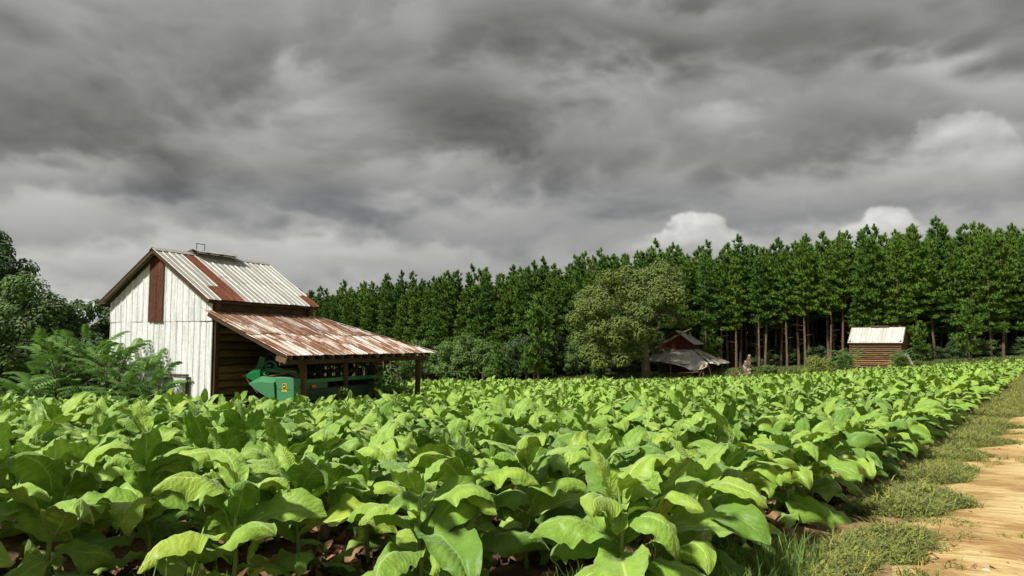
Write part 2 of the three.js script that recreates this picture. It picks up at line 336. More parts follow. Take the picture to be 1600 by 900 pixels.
// a rough hewn log along x, unit length
const logShapes = [];
for (let q = 0; q < 7; q++) {
  const r = rngOf(400 + q), s = new Soup(), n = 10, seg = 9, ph = r() * 50;
  for (let k = 0; k <= seg; k++) for (let m = 0; m <= n; m++) {
    const th = (m % n) / n * 2 * Math.PI, c = Math.cos(th), sn = Math.sin(th), sq = 1 / Math.pow(Math.abs(c) ** 3.2 + Math.abs(sn) ** 3.2, 1 / 3.2);
    const w = 0.5 * sq * (1 + 0.13 * vnoise(k * 0.9 + ph, m % n * 1.3, q)), dy = 0.09 * vnoise(k * 0.45 + ph, 40 + q);
    s.v(k / seg, sn * w + dy, c * w, m / n * 0.7 + q * 0.37, k / seg * 5 + q * 1.3);
  }
  for (let k = 0; k < seg; k++) for (let m = 0; m < n; m++) { const A = k * (n + 1) + m; s.quad(A + n + 1, A + n + 2, A + 1, A); }
  for (const k of [0, seg]) { const c = s.v(k / seg, 0, 0, 0.2, 0.2), b = k * (n + 1); for (let m = 0; m < n; m++) k ? s.tri(b + m + 1, b + m, c) : s.tri(b + m, b + m + 1, c); }
  logShapes.push(s.geo());
}
function log(parent, a, b, h, d, material, k) {                     // one log from a to b, h high and d thick
  const m = part('log', logShapes[k % logShapes.length], material, parent), dir = V3(...b).sub(V3(...a)), L = dir.length(); dir.normalize();
  const Y = V3(0, 1, 0), Z = dir.clone().cross(Y).normalize(); Y.copy(Z).cross(dir);
  m.matrix.makeBasis(dir.multiplyScalar(L), Y.multiplyScalar(h), Z.multiplyScalar(d)); m.matrix.setPosition(...a);
  m.matrix.decompose(m.position, m.quaternion, m.scale); return m;
}
const pick = (r, a) => a[Math.floor(r() * a.length)];

// ------------------------------------------------------------------ the white tobacco barn with its wrap-round shed
{
  const r = rngOf(77), base = land(BARN.X, BARN.D) - 0.06;
  const t = thing('tobacco_barn', 'white metal sided barn with rusty wrap-round lean-to shed', 'barn', [BARN.X, base, -BARN.D], BARN.turn);
  const yE = 3.06 - base, yR = 4.87 - base, xL = -5.43, xm = -2.715, zB = -5.41;      // eave, ridge, left eave, ridge line, back
  const wl = -5.14, wr = -0.1, zf = -0.3, zb = -5.15, slope = (yR - yE) / 2.715;
  const roofY = (x) => yR - Math.abs(x - xm) * slope;
  // gable wall: each metal sheet by itself, two tiers lapped at the seam
  const gw = partGroup('gable_wall', t), seam = 3.68, cols = 9, cw = (wr - wl) / cols;
  const backing = new THREE.Shape([[wl, -0.4], [wr, -0.4], [wr, roofY(wr) - 0.06], [xm, yR - 0.08], [wl, roofY(wl) - 0.06]].map((p) => new THREE.Vector2(...p)));
  const bg = new THREE.ExtrudeGeometry(backing, { depth: 0.05, bevelEnabled: false }); bg.translate(0, 0, zf - 0.07); part('board_backing', bg, M.logDark, gw);
  const wallMats = [M.wall, M.wallB, M.wallC, M.wall];
  for (let c = 0; c < cols; c++) {
    const x0 = wl + c * cw, w = cw + 0.012, jog = 0.02 * (r() - 0.5);
    const topA = (f) => -(Math.min(roofY(x0 + f * w), yR) - 0.05);     // y runs downwards: start is the top
    const up = crimped(w, 1, { seed: c + 3, rib: 0.02, sag: 0.014, start: topA, end: () => -(seam - 0.05 + jog), ribs: 3 });
    // across +x, down -y: normal faces the front
    const place = (g, lift) => { const p = g.attributes.position; for (let i = 0; i < p.count; i++) p.setXYZ(i, x0 + p.getX(i), -p.getY(i), zf + lift + p.getZ(i)); g.computeVertexNormals(); return g; };
    part('metal_sheet', place(up, 0.016 + 0.003 * (c % 2)), pick(r, wallMats), gw);
    const low = crimped(w, 1, { seed: c + 31, rib: 0.02, sag: 0.014, start: () => -(seam + jog), end: () => 0.3, ribs: 3 });
    part('metal_sheet', place(low, 0.0 + 0.003 * (c % 2)), pick(r, wallMats), gw);
  }
  // rusty hatch high under the ridge
  const hatch = partGroup('loft_hatch', t); hatch.userData.label = 'rusty brown sheet metal loft hatch';
  for (let c = 0; c < 2; c++) {
    const w = 0.36, x0 = xm - 0.4 + c * 0.35 , g = crimped(w, 1, { seed: 61 + c, rib: 0.012, sag: 0.01, ribs: 2, start: (f) => -(roofY(x0 + f * w) - 0.12), end: () => -3.62 });
    const p = g.attributes.position; for (let i = 0; i < p.count; i++) p.setXYZ(i, x0 + p.getX(i), -p.getY(i), zf + 0.055 + 0.003 * c + p.getZ(i)); g.computeVertexNormals(); part('rusty_sheet', g, M.hatch, hatch);
  }
  // low flue door
  const fd = partGroup('low_door', t); fd.userData.label = 'low sheet metal door in a dark frame';
  { const g = crimped(0.6, 1, { seed: 71, rib: 0.016, ribs: 4, start: () => -1.78, end: () => 0.1 }), p = g.attributes.position; for (let i = 0; i < p.count; i++) p.setXYZ(i, -1.72 + p.getX(i), -p.getY(i), zf + 0.1 + p.getZ(i)); g.computeVertexNormals(); part('door_sheet', g, M.wallB, fd); }
  part('frame', bar([-1.82, 1.82, zf + 0.1], [-1.02, 1.82, zf + 0.12], 0.1, 0.06), M.fascia, fd); part('frame', bar([-1.06, -0.1, zf + 0.1], [-1.06, 1.78, zf + 0.1], 0.08, 0.07), M.fascia, fd);
  // corner posts and log walls
  part('corner_post', bar([wr - 0.02, -0.3, zf - 0.17], [wr - 0.02, yE - 0.05, zf - 0.17], 0.2, 0.2, 0.015), M.post, t);
  part('corner_post', bar([wr - 0.02, -0.3, zb + 0.1], [wr - 0.02, yE - 0.05, zb + 0.1], 0.2, 0.2, 0.015), M.post, t);
  const lw = partGroup('log_wall', t), lb = partGroup('log_wall', t), ll = partGroup('log_wall', t);
  const mats = [M.logMid, M.logPale, M.logMid, M.logDark, M.logPale];
  for (let k = 0; k < 16; k++) {
    const y = -0.05 + k * 0.258; if (y > yE - 0.1) break;
    log(lw, [wr - 0.08, y, zf - 0.12], [wr - 0.08, y + 0.02 * (r() - 0.5), zb - 0.05], 0.22, 0.17, pick(r, mats), k);
    log(lb, [wl + 0.05, y + 0.12, zb + 0.06], [wr, y + 0.12, zb + 0.06], 0.22, 0.17, pick(r, mats), k + 2);
    log(ll, [wl + 0.06, y, zf - 0.12], [wl + 0.06, y, zb], 0.22, 0.17, pick(r, mats), k + 4);
  }
  const chink = (x, y0, y1, z0, z1) => bar([x, (y0 + y1) / 2, z0], [x, (y0 + y1) / 2, z1], 0.04, y1 - y0);
  part('chinking', chink(wr - 0.12, -0.3, yE - 0.1, zf - 0.2, zb + 0.1), M.post, lw); part('chinking', chink(wl + 0.1, -0.3, yE - 0.1, zf - 0.2, zb + 0.1), M.post, ll);
  { const sh = new THREE.Shape([[wl, -0.3], [wr, -0.3], [wr, roofY(wr) - 0.1], [xm, yR - 0.14], [wl, roofY(wl) - 0.1]].map((p) => new THREE.Vector2(...p))), g = new THREE.ExtrudeGeometry(sh, { depth: 0.04, bevelEnabled: false }); g.translate(0, 0, zb + 0.08); part('back_boards', g, M.logDark, lb); }
  // main roof
  const roof = partGroup('main_roof', t);
  for (let k = 0; k < 7; k++) { const z = zf + 0.02 - k * (zf - zb) / 6; for (const s of [-1, 1]) part('rafter', bar([xm, yR - 0.12, z], [xm + s * 2.66, yE - 0.1, z], 0.06, 0.12, 0, r), M.post, roof); }
  for (const s of [-1, 1]) { part('rake_board', bar([xm + s * 0.02, yR - 0.075, -0.03], [xm + s * 2.73, yE - 0.075, -0.03], 0.035, 0.14, 0, r), M.fascia, roof); part('eave_board', bar([xm + s * 2.69, yE - 0.08, -0.05], [xm + s * 2.69, yE - 0.08, zB + 0.04], 0.035, 0.09, 0.006, r), M.fascia, roof); }
  const sl = Math.hypot(2.75, 2.75 * slope), sw = (-zB) / 10;
  for (let c = 0; c < 10; c++) for (const s of [-1, 1]) {
    const o = [xm, yR + 0.012 + 0.003 * (c % 2), -c * sw + 0.006], ax = [0, 0, -1], ay = [s * 2.75, -2.75 * slope, 0];
    const tone = pick(r, [M.tin, M.tinB, M.tin, M.tinC]);
    const opt = (a, b, q) => ({ seed: 100 + c * 7 + q + (s > 0 ? 0 : 300), ribs: 3, rib: 0.018, sag: 0.008, start: () => a, end: () => b });
    const put = (a, b, q, m, lift) => { const g = crimped(sw + 0.014, 1, opt(a, b, q)); const g2 = laid(g, [o[0], o[1] + lift, o[2]], ax, ay); part('roof_sheet', g2, m, roof); };
    if (s > 0 && c === 2) put(0, sl, 0, M.rust, 0.002);
    else if (s > 0 && c === 1) { put(0, sl * 0.74, 0, M.tinC, 0.006); put(sl * 0.72, sl, 1, M.rust, 0); }
    else if (s > 0 && c === 9) { put(0, sl * 0.78, 0, M.tin, 0.006); put(sl * 0.76, sl + 0.02, 1, M.rust, 0); }
    else if (s > 0 && c === 0) put(0, sl, 0, M.tinC, 0);
    else { const cut = 0.45 + 0.2 * r(); put(0, sl * cut + 0.05, 0, tone, 0.006); put(sl * cut, sl + 0.03 * r(), 1, pick(r, [M.tin, M.tinB, M.tin]), 0); }
  }
  for (const s of [-1, 1]) { const g = crimped(-zB + 0.06, 0.2, { ribs: 2, rib: 0, seed: 900 + s, sag: 0.01 }); part('ridge_cap', laid(g, [xm, yR + 0.05, 0.02], [0, 0, -1], [s * 0.2, -0.2 * slope, 0]), s > 0 ? M.tinC : M.rustDark, roof); }
  // raised ridge vent on short blocks
  const vent = partGroup('ridge_vent', t);
  for (let k = 0; k < 4; k++) part('block', bar([xm + 0.05, yR + 0.06, -1.75 - k * 0.62], [xm + 0.05, yR + 0.12, -1.75 - k * 0.62], 0.07, 0.14, 0, r), M.post, vent);
  for (const s of [-1, 1]) { const g = crimped(2.15, 0.34, { ribs: 2, rib: 0, seed: 910 + s, sag: 0.014 }); part('vent_cover', laid(g, [xm + 0.05, yR + 0.17, -1.6], [0, 0, -1], [s * 0.33, -0.11, 0]), M.tinC, vent); }
  part('vent_ridge_board', bar([xm + 0.05, yR + 0.125, -1.58], [xm + 0.05, yR + 0.125, -3.76], 0.09, 0.05, 0.004, r), M.plankGrey, vent);
  const br = partGroup('roof_bracket', t);
  for (const z of [-1.86, -2.22]) part('upright', pole([[xm, yR, z, 0.014], [xm, yR + 0.4, z, 0.014]], 6), M.iron, br);
  part('crossbar', pole([[xm, yR + 0.4, -1.84, 0.014], [xm, yR + 0.4, -2.24, 0.014]], 6), M.iron, br);
  // lean-to: the right hand slope and the slope behind, joined at the hip
  const lean = partGroup('lean_to_roof', t), yT = 2.62 - base, xe = 3.42, yL = 1.22 - base, ls = (yT - yL) / xe, len = Math.hypot(xe, yT - yL), depth = 5.3 + xe, n = 15, lwid = (depth + 0.05) / n;
  for (let c = 0; c < n; c++) {
    const z0 = 0.05 - c * lwid, x0 = (f) => clamp(-(z0 - f * lwid) - 5.3, 0, xe - 0.05) / xe * len;
    const tier = len * (0.5 + 0.03 * (r() - 0.5));
    const put = (a, b, q, m, lift) => { const g = crimped(lwid + 0.014, 1, { seed: 500 + c * 5 + q, ribs: 3, rib: 0.018, sag: 0.012, start: a, end: b }); part('roof_sheet', laid(g, [0, yT + lift + 0.003 * (c % 2), z0], [0, 0, -1], [xe, yL - yT, 0]), m, lean); };
    if (x0(0.5) < tier - 0.3) put((f) => Math.max(x0(f) - (c === 0 ? 0.12 : 0), -0.12), () => tier + 0.1, 0, c < 1 ? M.rustMix : pick(r, [M.rustDark, M.rustDark, M.rustDarkB, M.rustMixB]), 0.03);
    put((f) => Math.max(x0(f), tier), () => len + 0.03 * r(), 1, pick(r, [M.rustMix, M.rustMix, M.rustMixB]), 0.02);
  }
  const n2 = 13, full = 5.14 + xe, w2 = full / n2;
  for (let c = 0; c < n2; c++) {                                       // slope behind the barn
    const x0 = xe - c * w2, a = (f) => clamp(x0 - f * w2, 0, xe - 0.05) / xe * len;
    const g = crimped(w2 + 0.014, 1, { seed: 700 + c, ribs: 3, sag: 0.012, start: a, end: () => len });
    part('roof_sheet', laid(g, [x0, yT + 0.02 + 0.003 * (c % 2), -5.3], [-1, 0, 0], [0, yL - yT, -xe]), pick(r, [M.rustMix, M.rustDark]), lean);
  }
  part('hip_cap', bar([0, yT + 0.045, -5.3], [xe, yL + 0.045, -5.3 - xe], 0.16, 0.02), M.rustMix, lean);
  // rafters with tails that show under the eave
  for (let k = 0; k < 17; k++) {
    const z = -0.25 - k * 0.5, a = clamp(-z - 5.2, 0, xe - 0.3);
    part('rafter', bar([a, yT - 0.09 - a * ls, z], [xe - 0.06, yL - 0.07, z], 0.055, 0.12, 0, r), pick(r, [M.plankGrey, M.silver, M.plankGrey]), lean);
  }
  for (let k = 0; k < 10; k++) { const x = -4.9 + k * 0.8, a = clamp(x, 0, xe - 0.3); part('rafter', bar([x, yT - 0.09 - a * ls, -5.3 - a], [x, yL - 0.07, -5.24 - xe], 0.055, 0.12, 0, r), M.post, lean); }
  for (let k = 1; k < 6; k++) { const x = xe * k / 6; part('purlin', bar([x, yT - 0.03 - x * ls, -0.02], [x, yT - 0.03 - x * ls, -5.3 - x], 0.09, 0.025, 0, r), M.post, lean); }
  part('rake_board', bar([0.02, yT - 0.06, 0.0], [xe, yL - 0.06, 0.0], 0.03, 0.13, 0, r), M.fascia, lean);
  part('eave_beam', bar([xe - 0.36, yL - 0.2, -0.1], [xe - 0.36, yL - 0.2, -8.5], 0.14, 0.16, 0.02, r), M.post, lean);
  part('eave_beam', bar([xe - 0.36, yL - 0.2, -5.0 - xe], [-5.0, yL - 0.2, -5.0 - xe], 0.14, 0.16, 0.02, r), M.post, lean);
  part('nail_board', bar([xe - 0.02, yL - 0.16, 0.03], [xe - 0.42, yL - 0.06, 0.03], 0.05, 0.15, 0, r), M.plankGrey, lean);
    [[xe - 0.34, -1.1, 0.115], [xe - 0.36, -3.25, 0.095], [xe - 0.5, -5.2, 0.11], [xe - 0.36, -7.85, 0.11], [0.4, -8.4, 0.1], [-2.4, -8.4, 0.1], [-4.9, -8.4, 0.1]].forEach(([x, z, rad], k) => {
    const pts = []; for (let q = 0; q <= 9; q++) pts.push([x + 0.03 * vnoise(q * 0.8, k * 3.3), -0.7 + (yL + 0.42) * q / 9, z + 0.03 * vnoise(q * 0.8, k * 5.1 + 9), rad * (1 + 0.12 * vnoise(q * 1.9, k + 20))]);
    const pm = part('post', pole(pts, 9, 0.06), k % 2 ? M.post : M.logDark, t);
    for (let q = 0; q < 3; q++) { const g = new THREE.SphereGeometry(rad * 0.45, 7, 5); g.translate(x + 0.07 - 0.1 * (q % 2), 0.4 + q * 0.55, z + rad * 0.8); part('knot', g, M.post, pm); }
  });
  part('brace', bar([xe - 0.36, yL - 0.75, -5.25], [xe - 0.36, yL - 0.15, -4.75], 0.06, 0.08, 0, r), M.post, t);
}

// ------------------------------------------------------------------ green harvester header parked under the shed
{
  const base = land(BARN.X, BARN.D) - 0.06;
  const t = thing('harvester_header', 'green harvester header with reel parked under the rusty shed', 'farm machine', [BARN.X, base, -BARN.D], BARN.turn);
  const green = (r, g, b, rough = 0.42) => new THREE.MeshPhysicalMaterial({ color: new THREE.Color().setRGB(r, g, b), roughness: rough, clearcoat: 0.25, clearcoatRoughness: 0.35, bumpMap: sheetBump, bumpScale: 0.004 });
  const gA = green(0.01, 0.15, 0.04), gB = green(0.05, 0.2, 0.085, 0.55), gC = green(0.012, 0.08, 0.025), gD = green(0.012, 0.03, 0.014, 0.7), black = new THREE.MeshStandardMaterial({ color: 0x1a1c1e, roughness: 0.6 }), yellow = new THREE.MeshStandardMaterial({ color: 0xe8b818, roughness: 0.5 });
  const red = new THREE.MeshPhysicalMaterial({ color: new THREE.Color().setRGB(0.75, 0.06, 0.02), roughness: 0.25, clearcoat: 0.6 });
  const prism = (pts, z0, z1, m, name, bevel = 0.015, p = t) => { const sh = new THREE.Shape(pts.map((q) => new THREE.Vector2(...q))), g = new THREE.ExtrudeGeometry(sh, { depth: z0 - z1 - 2 * bevel, bevelEnabled: true, bevelSize: bevel, bevelThickness: bevel, bevelSegments: 2 }); g.translate(0, 0, z1 + bevel); return part(name, g, m, p); };
  // far snout with a tall fin and a yellow tip
  const loft = (rings, m, name) => { const s = new Soup(), n = rings[0].length; rings.forEach((q) => q.forEach((p) => s.v(...p, p[0], p[1]))); for (let k = 0; k < rings.length - 1; k++) for (let i = 0; i < n; i++) { const A = k * n + i, B = k * n + (i + 1) % n; s.quad(A, B, B + n, A + n); } const e = (rings.length - 1) * n; for (let i = 1; i < n - 1; i++) { s.tri(0, i + 1, i); s.tri(e, e + i, e + i + 1); } return part(name, s.geo(true), m, t); };
  loft([[[0.82, 1.20, -1.15], [0.84, 1.16, -1.05], [0.84, 1.13, -1.15], [0.82, 1.16, -1.25]], [[1.4, 1.5, -1.15], [1.42, 1.3, -0.92], [1.42, 0.95, -0.95], [1.4, 1.0, -1.4]], [[1.62, 1.58, -1.15], [1.64, 1.32, -0.88], [1.66, 0.82, -0.92], [1.62, 0.9, -1.42]]], gA, 'divider_snout');
  prism([[1.25, 1.25], [1.62, 1.25], [1.62, 1.78], [1.45, 1.82]], -1.08, -1.2, gA, 'divider_fin');
  loft([[[0.68, 1.17, -1.15], [0.7, 1.14, -1.1], [0.7, 1.12, -1.15], [0.7, 1.14, -1.2]], [[0.86, 1.24, -1.15], [0.87, 1.17, -1.02], [0.87, 1.1, -1.13], [0.86, 1.16, -1.28]]], yellow, 'snout_tip');
  part('snout_rod', pole([[0.84, 1.13, -1.1, 0.02], [1.7, 0.62, -0.75, 0.025]], 6), M.iron, t);
  // near snout and the end panel that carries the emblem
  loft([[[1.6, 0.98, -0.5], [1.62, 0.94, -0.42], [1.62, 0.9, -0.5], [1.6, 0.93, -0.58]], [[2.05, 1.2, -0.52], [2.1, 1.02, -0.28], [2.1, 0.7, -0.3], [2.05, 0.72, -0.72]], [[2.42, 1.16, -0.52], [2.46, 1.0, -0.26], [2.5, 0.4, -0.3], [2.44, 0.42, -0.74]]], gB, 'divider_shield');
  const panel = prism([[2.48, 0.42], [3.08, 0.3], [3.14, 0.5], [3.12, 1.12], [3.02, 1.16], [2.46, 1.16]], -0.36, -0.72, gB, 'end_panel', 0.03);
  // emblem: yellow outlined plate with a leaping animal, and the number under it
  const em = (pts, z, m, name) => { const sh = new THREE.ShapeGeometry(new THREE.Shape(pts.map((q) => new THREE.Vector2(...q)))); sh.translate(0, 0, z); return part(name, sh, m, panel); };
  const rr = (x, y, w, h, c) => [[x - w + c, y - h], [x + w - c, y - h], [x + w, y - h + c], [x + w, y + h - c], [x + w - c, y + h], [x - w + c, y + h], [x - w, y + h - c], [x - w, y - h + c]];
  em(rr(2.8, 0.9, 0.085, 0.095, 0.03), -0.356, yellow, 'emblem_plate'); em(rr(2.8, 0.9, 0.07, 0.08, 0.025), -0.352, gC, 'emblem_field');
  em([[2.745, 0.9], [2.775, 0.915], [2.81, 0.915], [2.825, 0.945], [2.82, 0.965], [2.832, 0.955], [2.85, 0.945], [2.835, 0.93], [2.832, 0.9], [2.855, 0.875], [2.835, 0.872], [2.815, 0.892], [2.785, 0.89], [2.765, 0.855], [2.752, 0.862], [2.762, 0.89]], -0.348, yellow, 'emblem_figure');
  [[2.73], [2.785], [2.84], [2.885]].forEach(([x], k) => em([[x - 0.02, 0.735], [x + 0.02, 0.735], [x + 0.02 - 0.012 * (k % 2), 0.785], [x - 0.02, 0.79]], -0.354, yellow, 'number_mark'));
  em([[2.5, 0.81], [3.1, 0.79], [3.1, 0.798], [2.5, 0.818]], -0.354, gC, 'panel_crease');
  // table, back sheet, top beam
  const far = -5.6;
  prism([[1.7, 0.35], [3.0, 0.3], [3.1, 0.42], [3.1, 0.75], [3.0, 0.78], [2.9, 0.45], [1.75, 0.42]], -0.75, far, gD, 'table', 0.02);
  prism([[2.98, 0.32], [3.06, 0.32], [3.06, 0.98], [2.98, 0.98]], -0.76, -2.1, gC, 'back_sheet', 0.01);
  prism([[2.96, 1.0], [3.1, 1.0], [3.1, 1.08], [2.96, 1.08]], -0.74, far, gA, 'top_beam', 0.02);
  const aug = pole([[2.55, 0.68, -0.8, 0.2], [2.55, 0.68, far + 0.05, 0.2]], 14); part('auger_tube', aug, gD, t);
  { const s = new Soup(), NN = 150; for (let k = 0; k <= NN; k++) { const z = -0.85 + (far + 0.9) * k / NN, a = k * 0.42; for (const q of [0.19, 0.32]) s.v(2.55 + q * Math.cos(a), 0.68 + q * Math.sin(a), z, 0, 0); } for (let k = 0; k < NN; k++) s.quad(k * 2, k * 2 + 1, k * 2 + 3, k * 2 + 2); part('auger_flight', s.geo(), M.iron, t); }
  // reel: six sided spiders, bats and a hub
  const cx = 1.98, cy = 1.62, rad = 0.46, reel = partGroup('reel', t);
  for (const z of [-1.3, -3.4, far + 0.1]) {
    const ring = []; for (let k = 0; k <= 6; k++) ring.push([cx + rad * Math.sin(k * Math.PI / 3), cy + rad * Math.cos(k * Math.PI / 3), z]);
    for (let k = 0; k < 6; k++) { part('spider_rim', bar(ring[k], ring[k + 1], 0.03, 0.07), black, reel); part('spider_arm', bar([cx, cy, z], ring[k], 0.03, 0.08), black, reel); }
    const plate = new THREE.CylinderGeometry(0.2, 0.2, 0.03, 12); plate.rotateX(Math.PI / 2); plate.translate(cx, cy, z); part('hub_plate', plate, black, reel);
  }
  for (let k = 0; k < 6; k++) part('bat', bar([cx + rad * Math.sin(k * Math.PI / 3), cy + rad * Math.cos(k * Math.PI / 3), -1.28], [cx + rad * Math.sin(k * Math.PI / 3), cy + rad * Math.cos(k * Math.PI / 3), far], 0.05, 0.09), black, reel);
  part('reel_shaft', pole([[cx, cy, -1.1, 0.05], [cx, cy, far, 0.05]], 10), M.iron, reel);
  // reel arm and drive on the near end
  const arm = bar([1.85, 1.38, -1.0], [2.75, 1.32, -0.95], 0.1, 0.13); part('reel_arm', arm, gA, t); part('reel_arm', bar([2.7, 1.33, -0.95], [3.0, 1.1, -0.9], 0.1, 0.12), gA, t);
  part('reel_arm', bar([2.9, 1.1, far + 0.2], [1.95, 1.6, far + 0.05], 0.1, 0.12), gA, t);
  for (const [x, y, q] of [[1.98, 1.52, 0.15], [1.82, 1.3, 0.11], [2.2, 1.36, 0.08]]) { const g = new THREE.TorusGeometry(q, 0.035, 7, 18); g.translate(x, y, -0.98); part('drive_wheel', g, gA, t); const h = new THREE.CylinderGeometry(0.05, 0.05, 0.1, 10); h.rotateX(Math.PI / 2); h.translate(x, y, -0.98); part('wheel_hub', h, gA, t); }
  part('lift_cylinder', pole([[1.75, 1.12, -0.9, 0.035], [2.5, 1.3, -0.85, 0.035], [2.52, 1.3, -0.85, 0.02], [2.95, 1.18, -0.82, 0.02]], 8), M.silver, t);
  part('hydraulic_hose', pole([[1.8, 1.2, -0.9, 0.014], [2.2, 1.15, -0.8, 0.014], [2.6, 1.22, -0.8, 0.014], [3.0, 1.15, -0.85, 0.014]], 6), black, t);
  const refl = (x, y, z, w, h) => { const g = new THREE.BoxGeometry(w, h, 0.02); g.translate(x, y, z); part('reflector', g, red, t); };
  refl(2.76, 1.52, -1.15, 0.16, 0.14); part('reflector_bracket', bar([2.76, 1.1, -1.17], [2.76, 1.5, -1.17], 0.03, 0.05), gC, t);
  { const g = new THREE.BoxGeometry(0.02, 0.08, 0.2); g.translate(3.115, 0.86, -1.35); part('reflector', g, red, t); }
  part('marker_stalk', bar([3.1, 0.8, far - 0.05], [3.1, 1.34, far - 0.05], 0.03, 0.03), M.iron, t); refl(3.1, 1.38, far - 0.03, 0.17, 0.12);
  // the machine stands on blocks, its crop dividers reaching to the log wall
  const knots = [[0.6, 0.02], [1.62, 1.15], [1.98, 1.5], [2.46, 2.36], [3.2, 3.14]], mx = (x) => { let i = 0; while (i < 3 && x > knots[i + 1][0]) i++; const [p, q] = [knots[i], knots[i + 1]]; return q[1] + (p[1] - q[1]) * (q[0] - x) / (q[0] - p[0]); };
  t.traverse((o) => { if (!o.isMesh) return; const p = o.geometry.attributes.position, inReel = o.parent === reel; for (let i = 0; i < p.count; i++) p.setXYZ(i, inReel ? p.getX(i) - 0.78 : mx(p.getX(i)), p.getY(i) + (inReel ? 0.46 : 0.62), p.getZ(i) - 0.3); o.geometry.computeVertexNormals(); });
  part('skid', bar([2.0, 0.08, -0.9], [3.0, 0.08, -0.9], 0.12, 0.14), M.iron, t); part('skid', bar([2.0, 0.08, far + 0.3], [3.0, 0.08, far + 0.3], 0.12, 0.14), M.iron, t);
  part('support_block', bar([2.8, -0.1, -1.4], [2.8, 0.93, -1.4], 0.2, 0.2), M.post, t); part('support_block', bar([2.8, -0.1, far + 0.4], [2.8, 0.93, far + 0.4], 0.2, 0.2), M.post, t);
}

// ------------------------------------------------------------------ the small log cabin before the pines
{
  const r = rngOf(91), X = 41.3, D = 84, base = land(X, D) - 0.1;
  const t = thing('log_cabin', 'small brown log barn with white metal roof before the pines', 'log barn', [X, base, -D], Math.atan2(-0.6, 0.8));
  const hw = 2.62, yE = 1.86 - base, yR = 3.5 - base, dep = 4.2, ov = 0.25;
  const mats = [M.plankGrey, M.logMid, M.logDark, M.logPale, M.logMid];
  const front = partGroup('log_wall', t), back = partGroup('log_wall', t), sideL = partGroup('log_wall', t), sideR = partGroup('log_wall', t);
  const nl = 17, lh = yE / nl;
  for (let k = 0; k < nl; k++) {
    const y = (k + 0.45) * lh;
    log(front, [-hw - 0.08, y, 0], [hw + 0.08, y + 0.03 * (r() - 0.5), 0], lh * 0.82, 0.2, pick(r, mats), k); log(back, [-hw, y, -dep], [hw, y, -dep], lh * 0.82, 0.2, pick(r, mats), k + 1);
    log(sideL, [-hw, y + lh / 2, 0.1], [-hw, y + lh / 2, -dep], lh * 0.82, 0.2, pick(r, mats), k + 2); log(sideR, [hw, y + lh / 2, 0.1], [hw, y + lh / 2, -dep], lh * 0.82, 0.2, pick(r, mats), k + 3);
  }
  part('chinking', bar([-hw + 0.05, yE / 2, -0.04], [hw - 0.05, yE / 2, -0.04], 0.05, yE - 0.1), M.post, front);
  part('chinking', bar([hw - 0.04, yE / 2, -0.05], [hw - 0.04, yE / 2, -dep + 0.05], 0.05, yE - 0.1), M.post, sideR);
  for (const x of [-hw + 0.02, hw - 0.02]) { const sh = new THREE.Shape([new THREE.Vector2(0.05, yE), new THREE.Vector2(-dep / 2, yR - 0.12), new THREE.Vector2(-dep - 0.05, yE)]), g = new THREE.ExtrudeGeometry(sh, { depth: 0.05, bevelEnabled: false }); g.rotateY(-Math.PI / 2); g.translate(x, 0, 0); part('gable_boards', g, M.plankGrey, x > 0 ? sideR : sideL); }
  const roof = partGroup('roof', t), n = 9, w = (2 * hw + 2 * ov) / n, run = dep / 2 + ov, sl = (yR - yE) / (dep / 2), len = Math.hypot(run, run * sl);
  for (let c = 0; c < n; c++) for (const s of [1, -1]) { const g = crimped(w + 0.012, len, { seed: 1200 + c * 3 + s, ribs: 3, rib: 0.022, sag: 0.012 }); part('roof_sheet', laid(g, [-hw - ov + c * w, yR + 0.01 + 0.003 * (c % 2), -dep / 2], [1, 0, 0], [0, -run * sl, s * run]), pick(r, [M.whiteTin, M.tin, M.whiteTin]), roof); }
  for (const x of [-hw - ov + 0.03, hw + ov - 0.03]) for (const s of [1, -1]) part('rake_board', bar([x, yR - 0.06, -dep / 2], [x, yR - 0.06 - run * sl, -dep / 2 + s * run], 0.04, 0.14), M.redBoard, roof);
  part('eave_board', bar([-hw - ov, yE - 0.2 , ov - 0.02], [hw + ov, yE - 0.2, ov - 0.02], 0.05, 0.08), M.fascia, roof);
  part('ridge_vent', bar([-0.75, yR + 0.1, -dep / 2], [1.15, yR + 0.12, -dep / 2], 0.5, 0.1), M.plankGrey, roof); part('ridge_cap', bar([-hw - ov, yR + 0.03, -dep / 2], [hw + ov, yR + 0.03, -dep / 2], 0.16, 0.03), M.rust, roof);
  // wrecked lean-to on the right end: a hanging sheet, slats and poles
  const wr = partGroup('fallen_lean_to', t); wr.userData.label = 'collapsed grey lean-to with hanging sheet and poles';
  for (let k = 0; k < 2; k++) part('hanging_sheet', laid(crimped(0.75, 1.9, { seed: 1300 + k, sag: 0.06, curl: 0.05 }), [hw + 0.35, 2.75 - 0.1 * k, -0.25 - k * 0.78], [0.05, 0, -1], [0.42, -1, 0.02]), M.greyTin, wr);
  part('pole', pole([[hw + 0.2, 2.7, 0.05, 0.05], [hw + 1.55, 0.0, 0.25, 0.06]], 7), M.silver, wr); part('pole', pole([[hw + 0.3, 2.0, -0.1, 0.04], [hw + 1.1, 0.4, 0.1, 0.05]], 7), M.silver, wr);
  for (let k = 0; k < 4; k++) part('slat', bar([hw + 0.25 + k * 0.18, 2.3 - k * 0.3, 0.12], [hw + 0.55 + k * 0.16, 1.3 - k * 0.22, 0.2], 0.07, 0.03), M.silver, wr);
  part('door', bar([hw + 0.14, 0.9, -1.4], [hw + 0.14, 0.9, -2.3], 0.05, 1.7), M.plankGrey, sideR);
}

